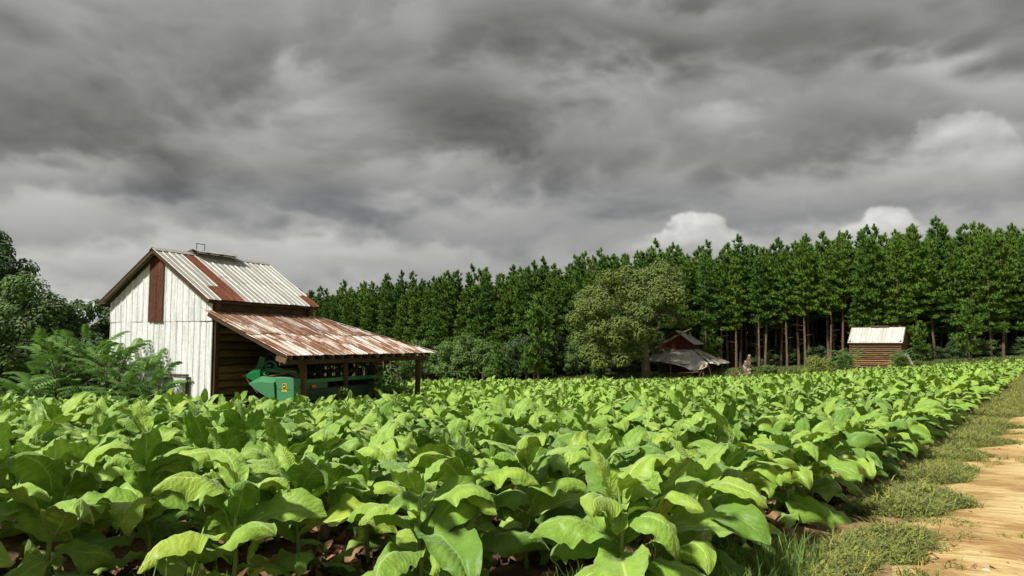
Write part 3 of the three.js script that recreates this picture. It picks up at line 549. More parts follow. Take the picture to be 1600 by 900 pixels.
// ------------------------------------------------------------------ dark red barn with a sagging lean-to, half behind the big tree
{
  const r = rngOf(133), X = 23.3, D = 95, base = land(X, D) - 0.1;
  const t = thing('red_barn', 'dark red board barn with sagging grey lean-to beside the big tree', 'barn', [X, base, -D], Math.atan2(-0.46, 0.888));
  const yE = 1.62 - base, yR = 3.3 - base, hs = 2.25, dep = 5.0, sl = (yR - yE) / hs;
  const gable = partGroup('gable_wall', t), side = partGroup('side_wall', t);
  for (let k = 0; k < 30; k++) {                                        // lapped boards
    const y0 = k * 0.21, y1 = y0 + 0.215; if (y1 > yR - 0.1) break;
    const inset = y1 > yE ? (y1 - yE) / sl : 0;
    part('board', bar([-2 * hs + inset, (y0 + y1) / 2, 0.0], [-inset, (y0 + y1) / 2, 0.0], 0.05, 0.2, 0.006, r), M.redBoard, gable);
    if (y1 < yE) part('board', bar([0.0, (y0 + y1) / 2, -0.03], [0.0, (y0 + y1) / 2, -dep], 0.05, 0.2, 0.006, r), M.redBoard, side);
  }
  const box = new THREE.BoxGeometry(2 * hs - 0.1, yE, dep - 0.15); box.translate(-hs, yE / 2, -dep / 2); part('inner_frame', box, M.post, t);
  const sh = new THREE.Shape([new THREE.Vector2(-2 * hs + 0.1, yE - 0.05), new THREE.Vector2(-0.1, yE - 0.05), new THREE.Vector2(-hs, yR - 0.12)]), gg = new THREE.ExtrudeGeometry(sh, { depth: dep - 0.2, bevelEnabled: false }); gg.translate(0, 0, -dep + 0.12); part('loft_frame', gg, M.post, t);
  const roof = partGroup('roof', t), n = 8, w = (dep + 0.4) / n, run = hs + 0.2;
  for (let c = 0; c < n; c++) for (const s of [1, -1]) part('roof_sheet', laid(crimped(w + 0.012, Math.hypot(run, run * sl), { seed: 1500 + c * 3 + s, sag: 0.02 }), [-hs, yR + 0.02 + 0.003 * (c % 2), 0.2 - c * w], [0, 0, -1], [s * run, -run * sl, 0]), pick(r, [M.greyTin, M.greyTin, M.tinC]), roof);
  for (const s of [1, -1]) part('rake_board', bar([-hs, yR - 0.05, 0.16], [-hs + s * run, yR - 0.05 - run * sl, 0.16], 0.04, 0.14), M.fascia, roof);
  part('flue_pipe', pole([[-0.75, yE + 0.2, -1.6, 0.09], [-0.75, yE + 1.5, -1.6, 0.09]], 8), M.tinC, t);
  // lean-to round the front and the right side; the corner has dropped and crumpled
  const yT = 0.85 - base, yL = -0.75 - base, wide = 3.3, lean = partGroup('lean_to_roof', t); lean.userData.label = 'crumpled grey metal lean-to roof';
  const droop = (a, b) => { const c = Math.hypot((a - 1.1) / 2.6, (b - 2.9) / 1.8); return -1.0 * Math.exp(-c * c * 1.5) + 0.1 * vnoise(a * 0.9, b * 0.9 + 4) * b / wide; };
  const surf = (P, u0, u1, seed, m, kinks) => {
    const s = new Soup(), nu = 7, nv = 12, q = rngOf(seed), ph = q() * 30;
    for (let j = 0; j <= nv; j++) for (let i = 0; i <= nu; i++) { const u = mix(u0, u1, i / nu), p = P(u, j / nv); s.v(p[0], p[1] + (i % 3 === 0 ? 0.03 : 0) + kinks * 0.12 * vnoise(u * 2.4 + ph, j * 0.7), p[2] + kinks * 0.1 * vnoise(u * 2 + 7, j * 0.6 + ph), u, j / nv * wide); }
    for (let j = 0; j < nv; j++) for (let i = 0; i < nu; i++) { const A = j * (nu + 1) + i; s.quad(A, A + 1, A + nu + 2, A + nu + 1); }
    part('roof_sheet', s.geo(true), m, lean);
  };
  const front = (u, f) => { const b0 = u > 0 ? u : 0, b = mix(b0, wide, f) ; return [u, yT + (yL - yT) * b / wide + droop(u, b), b]; };
  for (let c = 0; c < 12; c++) { const u0 = -5.1 + c * 0.62; surf(front, u0, u0 + 0.63, 1600 + c, pick(r, c > 8 ? [M.rustMixB, M.greyTin] : [M.greyTin, M.greyTin, M.greyTinB]), c > 7 ? 1 : 0.25); }
  const right = (u, f) => { const b0 = u < 0 ? Math.min(-u, wide) : 0, b = mix(b0, wide + 0.35, f); return [b, yT + (yL - yT) * b / wide + 0.5 * droop(b, -u), -u]; };
  for (let c = 0; c < 13; c++) { const u0 = -2.9 + c * 0.62; surf(right, u0, u0 + 0.63, 1700 + c, pick(r, [M.greyTin, M.greyTinB, M.rustMixB]), c < 4 ? 1 : 0.25); }
  const pst = (x, z, h, lean2 = [0, 0]) => part('post', pole([[x, -0.3, z, 0.09], [x + lean2[0], h, z + lean2[1], 0.08]], 7), M.plankGrey, t);
  pst(-4.9, 3.0, yL - 0.05); pst(-2.15, 3.05, yL - 0.05); pst(1.9, 2.9, 1.4, [0.1, 0]); pst(2.8, 2.0, 1.5, [-0.5, 0.3]); pst(1.3, 3.0, 1.5, [0.9, 0.1]); pst(3.3, -1.5, yL - 0.05); pst(3.3, -4.6, yL - 0.05); pst(0.1, 3.1, 1.3, [1.5, 0.1]);
  part('beam', bar([-5.1, yL - 0.12, 3.0], [0.2, yL - 0.3, 3.0], 0.12, 0.14, 0.02, r), M.post, t);
  part('fallen_beam', bar([-1.2, 0.25, 3.4], [1.4, 0.5, 3.2], 0.14, 0.14, 0.02, r), M.plankGrey, t);
}

// ruined chimney stump and its rubble, right of the red barn
{
  const r = rngOf(171), X = 29.2, D = 92, base = land(X, D) - 0.05;
  const t = thing('chimney_stump', 'ruined pale and rust stained chimney stump before the pine trunks', 'ruin', [X, base, -D], -0.3);
  const stones = [M.plankGrey, new THREE.MeshStandardMaterial({ color: new THREE.Color().setRGB(0.42, 0.38, 0.34), roughness: 0.95, bumpMap: sheetBump, bumpScale: 0.02 }), new THREE.MeshStandardMaterial({ color: new THREE.Color().setRGB(0.26, 0.16, 0.11), roughness: 0.95, bumpMap: sheetBump, bumpScale: 0.02 })];
  const rock = new THREE.DodecahedronGeometry(0.5, 1); { const p = rock.attributes.position; for (let i = 0; i < p.count; i++) { const x = p.getX(i), y = p.getY(i), z = p.getZ(i), k = 1 + 0.18 * vnoise(x * 4 + 9, y * 4, z * 4); p.setXYZ(i, clamp(x * 1.4 * k, -0.5, 0.5), clamp(y * 1.4 * k, -0.5, 0.5), clamp(z * 1.4 * k, -0.5, 0.5)); } rock.computeVertexNormals(); }
  for (let k = 0; k < 13; k++) { const y = 0.1 + k * 0.19, x0 = -0.5 + 0.11 * Math.max(0, k - 6) + 0.1 * r(), x1 = 0.5; let x = x0; while (x < x1 - 0.08) { const w = Math.min(x1 - x, 0.22 + 0.3 * r()); const m = part('stone', rock, pick(r, [stones[1], stones[1], stones[2], stones[2], stones[0]]), t); m.position.set(x + w / 2, y, 0.03 * (r() - 0.5)); m.scale.set(w * 0.98, 0.188, 0.5); x += w; } }
  for (let k = 0; k < 9; k++) { const m = part('rubble_stone', rock, pick(r, stones), t); m.position.set(-1.9 + 2.2 * r(), 0.12, 0.4 + 0.5 * r()); m.scale.set(0.3 + 0.3 * r(), 0.25, 0.3); m.rotation.set(r(), r() * 3, r()); }
}

// ------------------------------------------------------------------ foliage
const leafMat = (r, g, b, tr = 0.35) => new THREE.MeshPhysicalMaterial({ color: new THREE.Color().setRGB(r, g, b), vertexColors: true, roughness: 0.95, transmission: tr, thickness: 0 });
// many small bent leaves on the skins of overlapping clumps; blobs: [x, y, z, radius]
function leafGeo(blobs, n, size, seed, tone = 0.3, up = 0.5) {
  const r = rngOf(seed), s = new Soup();
  let total = 0; const cum = blobs.map((b) => (total += b[3] * b[3]));
  for (let k = 0; k < n; k++) {
    const q = r() * total, b = blobs[cum.findIndex((c) => c >= q)];
    const th = r() * 6.2832, cz = r() * 2 - 0.85, sz = Math.sqrt(Math.max(0, 1 - Math.min(1, Math.abs(cz)) ** 2)), rad = b[3] * (0.55 + 0.5 * Math.sqrt(r()));
    const nx = sz * Math.cos(th), ny = clamp(cz, -1, 1), nz = sz * Math.sin(th), c = V3(b[0] + nx * rad, b[1] + ny * rad * 0.8, b[2] + nz * rad);
    const N = V3(nx + (r() - 0.5) * 1.1, ny + up + (r() - 0.5) * 0.9, nz + (r() - 0.5) * 1.1).normalize(), A = V3(r() - 0.5, r() - 0.7, r() - 0.5).cross(N).normalize(), B = N.clone().cross(A);
    const L = size * (0.65 + 0.7 * r()), W = L * (0.42 + 0.2 * r()), dr = -0.25 * L;
    const i0 = s.v(c.x - A.x * L / 2, c.y - A.y * L / 2, c.z - A.z * L / 2), i1 = s.v(c.x + B.x * W / 2 + N.x * dr * 0.4, c.y + B.y * W / 2 + N.y * dr * 0.4, c.z + B.z * W / 2 + N.z * dr * 0.4);
    const i2 = s.v(c.x + A.x * L / 2 + N.x * dr, c.y + A.y * L / 2 + N.y * dr, c.z + A.z * L / 2 + N.z * dr), i3 = s.v(c.x - B.x * W / 2 + N.x * dr * 0.4, c.y - B.y * W / 2 + N.y * dr * 0.4, c.z - B.z * W / 2 + N.z * dr * 0.4);
    s.quad(i0, i1, i2, i3);
    const v = 1 - tone / 2 + tone * r(), w = r() * 0.14; for (let q2 = 0; q2 < 4; q2++) s.c.push(v * (0.96 + w), v, v * (0.9 + w));
  }
  return s.geo(true);
}
function blobCrown(cx, cy, cz, ax, ay, az, n, rad, seed) {               // clumps spread through an ellipsoid, most of them near its skin
  const r = rngOf(seed), out = [];
  for (let k = 0; k < n; k++) { const th = r() * 6.283, u = r() * 1.9 - 0.9, s = Math.sqrt(1 - Math.min(1, u * u)), f = 0.45 + 0.55 * Math.sqrt(r()); out.push([cx + ax * s * Math.cos(th) * f, cy + ay * u * f, cz + az * s * Math.sin(th) * f, rad * (0.65 + 0.7 * r())]); }
  return out;
}
const barkTex = repeated(tex(256, 256, (u, v) => { const g = tfbm(u, v, 14, 4, 4); return c3([112, 98, 84], [196, 182, 164], clamp(0.5 + 0.8 * g)); }), 1.2, 0.5);
const barkBump = repeated(tex(256, 256, gray((u, v) => clamp(0.5 + 0.8 * tfbm(u, v, 14, 4, 4)))), 1.2, 0.5);
const bark = (r, g, b) => new THREE.MeshStandardMaterial({ color: new THREE.Color().setRGB(r, g, b), map: barkTex, bumpMap: barkBump, bumpScale: 0.04, roughness: 0.95 });
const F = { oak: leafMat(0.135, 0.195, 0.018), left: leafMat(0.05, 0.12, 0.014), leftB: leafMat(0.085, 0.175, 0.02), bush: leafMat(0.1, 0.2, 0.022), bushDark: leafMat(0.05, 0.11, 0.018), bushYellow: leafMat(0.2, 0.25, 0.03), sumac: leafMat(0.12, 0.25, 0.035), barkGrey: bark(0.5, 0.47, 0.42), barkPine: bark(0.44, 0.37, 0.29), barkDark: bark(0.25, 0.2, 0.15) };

function trunkAndLimbs(t, h, r0, reach, seed, material, n = 8, yStart = 0.35) {
  const r = rngOf(seed), pts = []; for (let k = 0; k <= 8; k++) { const f = k / 8; pts.push([0.25 * vnoise(f * 3, seed), -0.3 + h * f, 0.25 * vnoise(f * 3, seed + 9), r0 * (1.0 - 0.72 * f) * (k === 0 ? 1.35 : 1)]); }
  const trunk = part('trunk', pole(pts, 12, 0.05), material, t), gs = [];
  for (let k = 0; k < n; k++) {
    const f = yStart + (0.9 - yStart) * k / n, a = k * 2.4 + r(), y = h * f, L = reach * (0.6 + 0.4 * r()) * (1.1 - 0.5 * f), q = [];
    for (let m = 0; m <= 4; m++) { const g = m / 4; q.push([Math.cos(a) * L * g + 0.15 * r(), y + L * (0.62 * g - 0.12 * g * g) + 0.1 * r(), Math.sin(a) * L * g + 0.15 * r(), r0 * 0.42 * (1 - 0.8 * g)]); }
    gs.push(pole(q, 6));
  }
  gs.forEach((g) => part('limb', g, material, trunk));
  return trunk;
}
// the big spreading tree beside the red barn
{
  const X = 16.9, D = 93.5, t = thing('spreading_tree', 'big spreading olive green broadleaf tree beside the red barn', 'tree', at(X, D, -0.1));
  trunkAndLimbs(t, 9.5, 0.62, 7.5, 5, F.barkGrey, 11, 0.36);
  const b = blobCrown(-1.6, 8.6, 0, 7.6, 6.0, 6.5, 96, 1.4, 51).filter(([x, y, z]) => !(x > 1.6 && y < 7.2) && !(x > -1.6 && y < 5.6 && z > -1)); b.push([-7.2, 3.6, 1, 1.6], [-6.0, 2.6, 2, 1.4], [-8.3, 5.4, 0, 1.5], [-3.6, 2.9, 4, 1.3]);
  part('crown', leafGeo(b, 34000, 0.36, 52, 0.5), F.oak, t);
}
// broadleaf trees at the left edge
{
  const mk = (X, D, h, blobs, n, size, m, seed, label) => { const t = thing('broadleaf_tree', label, 'tree', at(X, D, -0.1), 0, 'broadleaf trees left of the white barn'); trunkAndLimbs(t, h * 0.75, h * 0.035, h * 0.3, seed, F.barkDark, 7, 0.3); part('crown', leafGeo(blobs, n, size, seed + 1, 0.5), m, t); };
  mk(-34.2, 46, 13, [...blobCrown(0, 7.2, 0, 3.2, 4.3, 3, 34, 1.1, 61), [2.0, 9.4, 0, 0.7], [2.2, 8.2, 0.4, 0.6], [1.4, 10.4, 0, 0.6]], 22000, 0.27, F.left, 62, 'tallest dark broadleaf tree cut by the left picture edge');
  mk(-28.9, 42, 7.5, [...blobCrown(0, 3.8, 0, 3.3, 3.1, 3, 46, 0.95, 64), ...blobCrown(-1, 1.4, 1.5, 3.2, 1.2, 1.5, 16, 0.8, 65)], 28000, 0.24, F.leftB, 66, 'rounded green broadleaf tree left of the white barn');
  mk(-25.2, 45, 6.4, blobCrown(0, 3.2, 0, 2.3, 2.7, 2.2, 26, 0.85, 67), 15000, 0.24, F.left, 68, 'dark broadleaf tree just left of the barn eave, behind the sumac');
  mk(-31.5, 39, 4.6, blobCrown(0, 2.3, 0, 2.8, 2.0, 2.0, 26, 0.8, 69), 14000, 0.23, F.left, 70, 'low dark tree under the tallest tree by the left picture edge');
  mk(-26.4, 49, 5.6, blobCrown(2.3, 3.0, 0, 2.6, 2.4, 2.0, 22, 0.9, 71), 12000, 0.24, F.leftB, 72, 'smaller green tree peeping past the white barn wall');
}
// generic leafy shrubs
function shrub(name, label, group, X, D, w, h, m, n, size, seed, tallness = 1) {
  const t = thing(name, label, 'shrub', at(X, D, -0.05), 0, group), r = rngOf(seed);
  for (let k = 0; k < 5; k++) part('stem', pole([[0.1 * (r() - 0.5), -0.1, 0.1 * (r() - 0.5), 0.03], [w * 0.3 * (r() - 0.5), h * 0.45, w * 0.3 * (r() - 0.5), 0.02], [w * 0.55 * (r() - 0.5), h * 0.8, w * 0.5 * (r() - 0.5), 0.01]], 5), F.barkDark, t);
  const b = blobCrown(0, h * 0.52, 0, w * 0.4, h * 0.42, w * 0.36, Math.round(10 + w * h * 1.6), Math.min(w, h) * 0.2, seed + 1);
  part('foliage', leafGeo(b, n, size, seed + 2, 0.45), m, t); return t;
}
shrub('rounded_shrub', 'low yellow green rounded shrub left of the log cabin', null, 34.6, 83, 4.4, 2.9, F.bushYellow, 5000, 0.2, 210);
shrub('leafy_shrub', 'leafy green shrub growing between the shed posts', null, -4.75, 27.2, 1.7, 2.3, F.bush, 1700, 0.13, 230);
shrub('leafy_shrub', 'leafy green shrub behind the shed beam, seen between the last two posts', null, -5.2, 31.2, 2.2, 2.4, F.bush, 3000, 0.15, 233);
shrub('leafy_shrub', 'small weed climbing the harvester table behind the shed post', null, -5.55, 24.6, 0.9, 1.6, F.bush, 500, 0.11, 236);
shrub('rounded_shrub', 'pale low shrub at the foot of the chimney stump', null, 31.6, 91, 2.6, 1.3, F.bush, 1500, 0.2, 239);
for (const [X, D, w, h, s] of [[-23.2, 31.5, 2.6, 1.5, 1], [-20.5, 33, 2.4, 1.7, 2], [-26.2, 33, 3.0, 1.9, 3], [-29, 35, 3.4, 2.2, 4], [-18.3, 31.5, 1.8, 1.5, 5]]) shrub('bramble', ['', 'dark bramble thicket under the rounded tree, third from the left edge', 'dark bramble thicket second nearest the white barn', 'dark bramble thicket second from the left edge', 'dark bramble thicket at the left edge under the tallest tree', 'dark bramble thicket nearest the white barn'][s], 'brambles at the left edge', X, D, w, h, s % 2 ? F.bushDark : F.left, 2200, 0.13, 240 + s * 3);

// pinnate fronds: sumac round the barn and the cabin
const frondShapes = [];
for (let q = 0; q < 5; q++) {
  const r = rngOf(300 + q), s = new Soup(), pairs = 11, bend = 0.55 + 0.25 * r();
  const mid = (f) => [0.03 * Math.sin(f * 3 + q), 0.36 * f - bend * f * f * 0.62, f * 0.92];
  for (let k = 0; k <= 8; k++) { const p = mid(k / 8), w = 0.009 * (1 - 0.7 * k / 8); s.v(p[0] - w, p[1], p[2]); s.v(p[0] + w, p[1], p[2]); s.c.push(1.2, 0.9, 0.9, 1.2, 0.9, 0.9); }
  for (let k = 0; k < 8; k++) s.quad(k * 2, k * 2 + 1, k * 2 + 3, k * 2 + 2);
  for (let k = 0; k < pairs; k++) for (const e of [-1, 1]) {
    const f = 0.16 + 0.82 * k / (pairs - 1), p = mid(f), L = 0.22 * (1 - 0.55 * Math.abs(f - 0.45)) * (0.85 + 0.3 * r()), W = 0.032, dn = -0.3 - 0.25 * r(), fw = 0.25 + 0.3 * f, v = 0.85 + 0.3 * r();
    const dir = V3(e, dn, fw).normalize(), wd = V3(0, 0.25, 1).cross(dir).cross(dir).normalize();
    const P = (a, b, drop) => s.v(p[0] + dir.x * L * a + wd.x * W * b, p[1] + dir.y * L * a + wd.y * W * b - drop * L, p[2] + dir.z * L * a + wd.z * W * b);
    const a0 = P(0, 0, 0), a1 = P(0.3, 1, 0), a2 = P(0.3, -1, 0.0), a3 = P(0.65, 0.8, 0.05), a4 = P(0.65, -0.8, 0.05), a5 = P(1, 0, 0.18);
    s.tri(a0, a1, a2); s.quad(a1, a3, a4, a2); s.tri(a3, a5, a4); for (let z = 0; z < 6; z++) s.c.push(v, v, v * 0.9);
  }
  frondShapes.push(s.geo(true));
}
function sumac(label, X, D, h, n, spread, seed, scale = 1, group) {
  const t = thing('sumac_shrub', label, 'shrub', at(X, D, -0.05), 0, group), r = rngOf(seed), stems = Math.max(2, Math.round(n / 9));
  for (let k = 0; k < stems; k++) {
    const a = k / stems * 6.283 + r(), lx = Math.cos(a) * spread * (0.3 + 0.5 * r()), lz = Math.sin(a) * spread * (0.3 + 0.5 * r()), hh = h * (0.72 + 0.28 * r());
    const P = (f) => [lx * f * f, hh * f, lz * f * f];
    part('stem', pole([0, 0.35, 0.7, 1].map((f) => [...P(f), 0.028 * (1 - 0.7 * f)]), 6), F.barkDark, t);
    const m = Math.round(n / stems);
    for (let q = 0; q < m; q++) {
      const f = 0.28 + 0.72 * (q + 0.5) / m, p = P(f), o = part('frond', pick(r, frondShapes), F.sumac, t), sc = scale * (0.75 + 0.5 * r());
      o.position.set(...p); o.rotation.set(-0.25 - 0.5 * f * f + 0.3 * r(), q * 2.4 + r() * 0.7, 0, 'YXZ'); o.scale.setScalar(sc);
    }
  }
  return t;
}
const bw = (x, z) => { const X = BARN.X + x * 0.903 - z * 0.43, D = BARN.D - x * 0.43 - z * 0.903; return [X, D]; };   // barn's own axes to the land; z towards the camera
const sumacSpots = [[-6.6, 0.6, 3.1, 30, 1.0, 'sumac shrub standing clear of the white wall on its outer side'], [-5.6, 1.0, 3.5, 42, 1.1, 'tallest sumac shrub before the left edge of the white wall'], [-4.5, 0.7, 3.4, 36, 0.9, 'sumac shrub against the white wall, second from its left edge'], [-3.4, 0.8, 3.0, 34, 0.9, 'sumac shrub against the white wall below the rusty hatch'], [-2.5, 0.6, 2.5, 28, 0.7, 'sumac shrub beside the low metal door'], [-6.2, 2.0, 1.7, 24, 1.0, 'low sumac shrub in front of the tallest sumac'], [-1.7, 0.5, 1.9, 16, 0.5, 'last small sumac shrub partly over the low metal door'], [-7.8, 0.3, 2.0, 22, 0.9, 'farthest out sumac shrub before the dark trees']];
sumacSpots.forEach(([x, z, h, n, sp, label], k) => sumac(label, ...bw(x, z), h, Math.round(n * 1.7), sp, 330 + k, 0.95, 'sumac along the white wall'));
sumac('small sumac seedling at the corner of the log wall', ...bw(0.5, 0.5), 1.2, 12, 0.4, 345, 0.6);
sumac('bright green sumac shrub left of the cabin logs', 37.0, 82.4, 3.3, 130, 2.3, 350, 1.05, 'sumac by the log cabin');
sumac('green sumac shrub at the right corner of the cabin logs', 42.6, 81.2, 2.7, 90, 1.8, 351, 1.0, 'sumac by the log cabin');

const ordinal = (i) => (['first', 'second', 'third', 'fourth', 'fifth', 'sixth', 'seventh', 'eighth', 'ninth', 'tenth', 'eleventh', 'twelfth', 'thirteenth', 'fourteenth', 'fifteenth', 'sixteenth', 'seventeenth', 'eighteenth', 'nineteenth', 'twentieth'][i] || `${i + 1}${['th', 'st', 'nd', 'rd'][(i + 1) % 10] || 'th'}`);

// ------------------------------------------------------------------ pines
const needleMat = [[0.086, 0.178, 0.012], [0.068, 0.155, 0.014], [0.105, 0.195, 0.012]].map((c) => new THREE.MeshStandardMaterial({ color: new THREE.Color().setRGB(...c), vertexColors: true, roughness: 0.75 }));
function pineCrown(H, cb, rmax, seed, dens = 1) {
  const r = rngOf(seed), s = new Soup();
  const tuft = (c, dir, size, v) => {
    const n = 26;
    for (let k = 0; k < n; k++) {
      const d = V3(dir.x * 0.8 + (r() - 0.5) * 1.9, dir.y * 0.8 + 0.3 + (r() - 0.5) * 1.7, dir.z * 0.8 + (r() - 0.5) * 1.9).normalize(), L = size * (0.7 + 0.5 * r()), w = size * 0.13;
      const a = V3(r() - 0.5, r() - 0.5, r() - 0.5).cross(d).normalize();
      const i = s.v(c.x + a.x * w - d.x * 0.05, c.y + a.y * w, c.z + a.z * w); s.v(c.x - a.x * w, c.y - a.y * w, c.z - a.z * w - d.z * 0.05); s.v(c.x + d.x * L, c.y + d.y * L, c.z + d.z * L);
      s.tri(i, i + 1, i + 2); const q = v * (0.85 + 0.3 * r()); for (let z = 0; z < 3; z++) s.c.push(q, q, q);
    }
  };
  for (let y = cb * H; y < H - 0.2; y += 0.4 / dens) {
    const f = (y - cb * H) / (H - cb * H), rad = rmax * (0.1 + 1.06 * Math.pow(1 - f, 0.85)) * (f < 0.12 ? 0.75 : 1), nb = f > 0.9 ? 3 : 5;
    for (let k = 0; k < nb; k++) {
      if (r() < 0.14 + (f < 0.2 ? 0.25 : 0)) continue;
      const a = r() * 6.283, L = rad * (0.55 + 0.55 * r()), rise = 0.1 + 0.75 * f * f + 0.25 * (r() - 0.5), v = 0.78 + 0.44 * r();
      const n = Math.max(1, Math.round(L / 0.42));
      for (let m = 0; m < n; m++) {
        const g = n === 1 ? 1 : 0.3 + 0.7 * m / (n - 1), spread = 0.32 * g * L * (r() - 0.5), dx = Math.cos(a), dz = Math.sin(a);
        const c = V3(dx * L * g - dz * spread, y + L * g * rise + 0.15 * (r() - 0.5), dz * L * g + dx * spread);
        tuft(c, V3(dx * 0.6, 0.6 + rise, dz * 0.6), 0.52 + 0.12 * r(), v);
      }
    }
  }
  for (let k = 0; k < 3; k++) tuft(V3(0, H - 0.15 + k * 0.22, 0), V3(0, 1.4, 0), 0.5 - k * 0.08, 1);
  return s.geo(true);
}
function pineTrunk(H, cb, seed) {
  const r = rngOf(seed), pts = []; for (let k = 0; k <= 9; k++) { const f = k / 9; pts.push([0.18 * vnoise(f * 2.2, seed), -0.4 + (H + 0.3) * f, 0.18 * vnoise(f * 2.2, seed + 5), 0.19 * (1 - 0.88 * f) * (k === 0 ? 1.3 : 1)]); }
  const g = [pole(pts, 8, 0.03)];
  for (let k = 0; k < 16; k++) { const y = H * (0.15 + (cb + 0.25) * 0.9 * k / 16), a = r() * 6.28, L = 0.5 + 1.1 * r(); g.push(pole([[0, y, 0, 0.03], [Math.cos(a) * L, y + L * 0.15, Math.sin(a) * L, 0.012]], 4)); }
  return mergeGeometries(g);
}
const pineKinds = [];
[[16.6, 0.16, 1.95], [16, 0.22, 2.0], [16.8, 0.3, 1.95], [15.8, 0.36, 1.9], [16.6, 0.42, 1.85], [17, 0.45, 1.8], [16.0, 0.48, 1.8]].forEach(([H, cb, rm], k) => pineKinds.push({ H, crown: pineCrown(H, cb, rm, 700 + k), trunk: pineTrunk(H, cb, 720 + k) }));
const youngKinds = [[7.5, 0.12, 1.7], [6, 0.1, 1.5]].map(([H, cb, rm], k) => ({ H, crown: pineCrown(H, cb, rm, 740 + k, 1.1), trunk: pineTrunk(H, cb, 750 + k) }));
const pineProtos = pineKinds.map((q) => needleMat.map((m) => { const t = new THREE.Group(); part('trunk', q.trunk, F.barkPine, t); part('crown', q.crown, m, t); return t; }));
const youngProtos = youngKinds.map((q) => { const t = new THREE.Group(); part('trunk', q.trunk, F.barkPine, t); part('crown', q.crown, needleMat[0], t); return t; });
{
  const r = rngOf(808), spots = [];
  for (let row = 0; row < 22; row++) for (let X = -75; X < 98; X += 2.1) {
    const x = X + (row % 2) * 1.3 + 1.3 * (r() - 0.5), slope = (forestFront(x + 2) - forestFront(x - 2)) / 4, D = forestFront(x) + row * 2.5 * Math.hypot(1, slope) * 0.9 + 1.3 * (r() - 0.5);
    const px = 800 + 1150 * x / D, open = px > 1100 && px < 1340 ? 2 : px > 1410 ? 1 : 0;     // trunks show most between the red barn and the cabin
    const k = row < 2 ? Math.min(6, open * 1.6 + Math.floor(r() * 3)) | 0 : row < 4 ? 2 + Math.floor(r() * 4) : 4 + Math.floor(r() * 3);
    spots.push([x, D, row, k, 0.88 + 0.24 * r() - (row === 0 ? 0.06 * r() : 0), r() * 6.28]);
  }
  const seen = (x, D) => x / D > -0.31 && x / D < 0.74;
  const near = spots.filter((p) => seen(p[0], p[1])).sort((a, b) => a[2] - b[2] || a[1] - b[1]).slice(0, 280), set = new Set(near);
  const zone = (x, D) => { const px = 800 + 1150 * x / D; return px < 700 ? 'behind the shed of the white barn' : px < 890 ? 'between the white barn and the big tree' : px < 1110 ? 'behind the big tree and the red barn' : px < 1300 ? 'between the red barn and the log cabin' : px < 1420 ? 'behind the log cabin' : 'beyond the log cabin'; };
  const fronts = {};
  for (const p of near) {
    const [x, D, row, k, sc, a] = p, o = pineProtos[k][Math.floor(r() * 3)].clone(); o.name = numbered('pine_tree'); scene.add(o);
    o.position.set(x, land(x, D), -D); o.rotation.y = a; o.scale.set(sc * 1.02, sc, sc * 1.02);
    const z = zone(x, D), q = fronts[row + z] = fronts[row + z] || []; q.push([x / D, o, row, z]);
  }
  for (const z in fronts) fronts[z].sort((a, b) => a[0] - b[0]).forEach(([, o, row, where], i) => tag(o, row ? `${ordinal(i)} pine from left in the ${ordinal(row)} row ${where}` : `${ordinal(i)} front row pine from the left ${where}`, 'pine tree', row ? `deeper pines ${where}` : `front row pines ${where}`));
  const rest = spots.filter((p) => !set.has(p)), wood = new THREE.Group(); wood.name = 'pine_forest'; scene.add(wood);
  wood.userData = { kind: 'stuff', label: 'dense dark pine plantation behind the front rows', category: 'forest' };
  for (let k = 0; k < pineKinds.length; k++) {
    const mine = rest.filter((p) => p[3] === k); if (!mine.length) continue;
    for (const [nm, g, m] of [['trunk_mass', pineKinds[k].trunk, F.barkPine], ['crown_mass', pineKinds[k].crown, needleMat[k % 3]]]) {
      const im = new THREE.InstancedMesh(g, m, mine.length), mm = new THREE.Matrix4(); im.name = nm; im.castShadow = im.receiveShadow = true; im.userData.kind = 'stuff';
      mine.forEach(([x, D, , , sc, a], i) => { mm.compose(V3(x, land(x, D), -D), new THREE.Quaternion().setFromAxisAngle(V3(0, 1, 0), a), V3(sc, sc, sc)); im.setMatrixAt(i, mm); }); wood.add(im);
    }
  }
}
// dark undergrowth between the trunks deep in the wood
{
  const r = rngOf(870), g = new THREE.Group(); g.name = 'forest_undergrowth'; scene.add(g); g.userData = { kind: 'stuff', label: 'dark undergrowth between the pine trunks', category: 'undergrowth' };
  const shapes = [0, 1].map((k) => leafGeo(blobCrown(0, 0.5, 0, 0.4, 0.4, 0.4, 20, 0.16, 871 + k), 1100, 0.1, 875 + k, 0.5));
  shapes.forEach((s) => { const list = []; for (let i = 0; i < 420; i++) { const X = -75 + 175 * r(), D = forestFront(X) + 7 + 50 * r(); list.push([X, D]); } const im = new THREE.InstancedMesh(s, F.bushDark, list.length), mm = new THREE.Matrix4(); im.name = 'undergrowth_mass'; im.userData.kind = 'stuff'; list.forEach(([X, D], i) => { const w = 3.5 + 2.5 * r(), h = 2.5 + 3 * r() + (D - forestFront(X)) * 0.09; mm.compose(V3(X, land(X, D) - 0.1, -D), new THREE.Quaternion().setFromAxisAngle(V3(0, 1, 0), r() * 6.28), V3(w, h, w)); im.setMatrixAt(i, mm); }); g.add(im); });
}
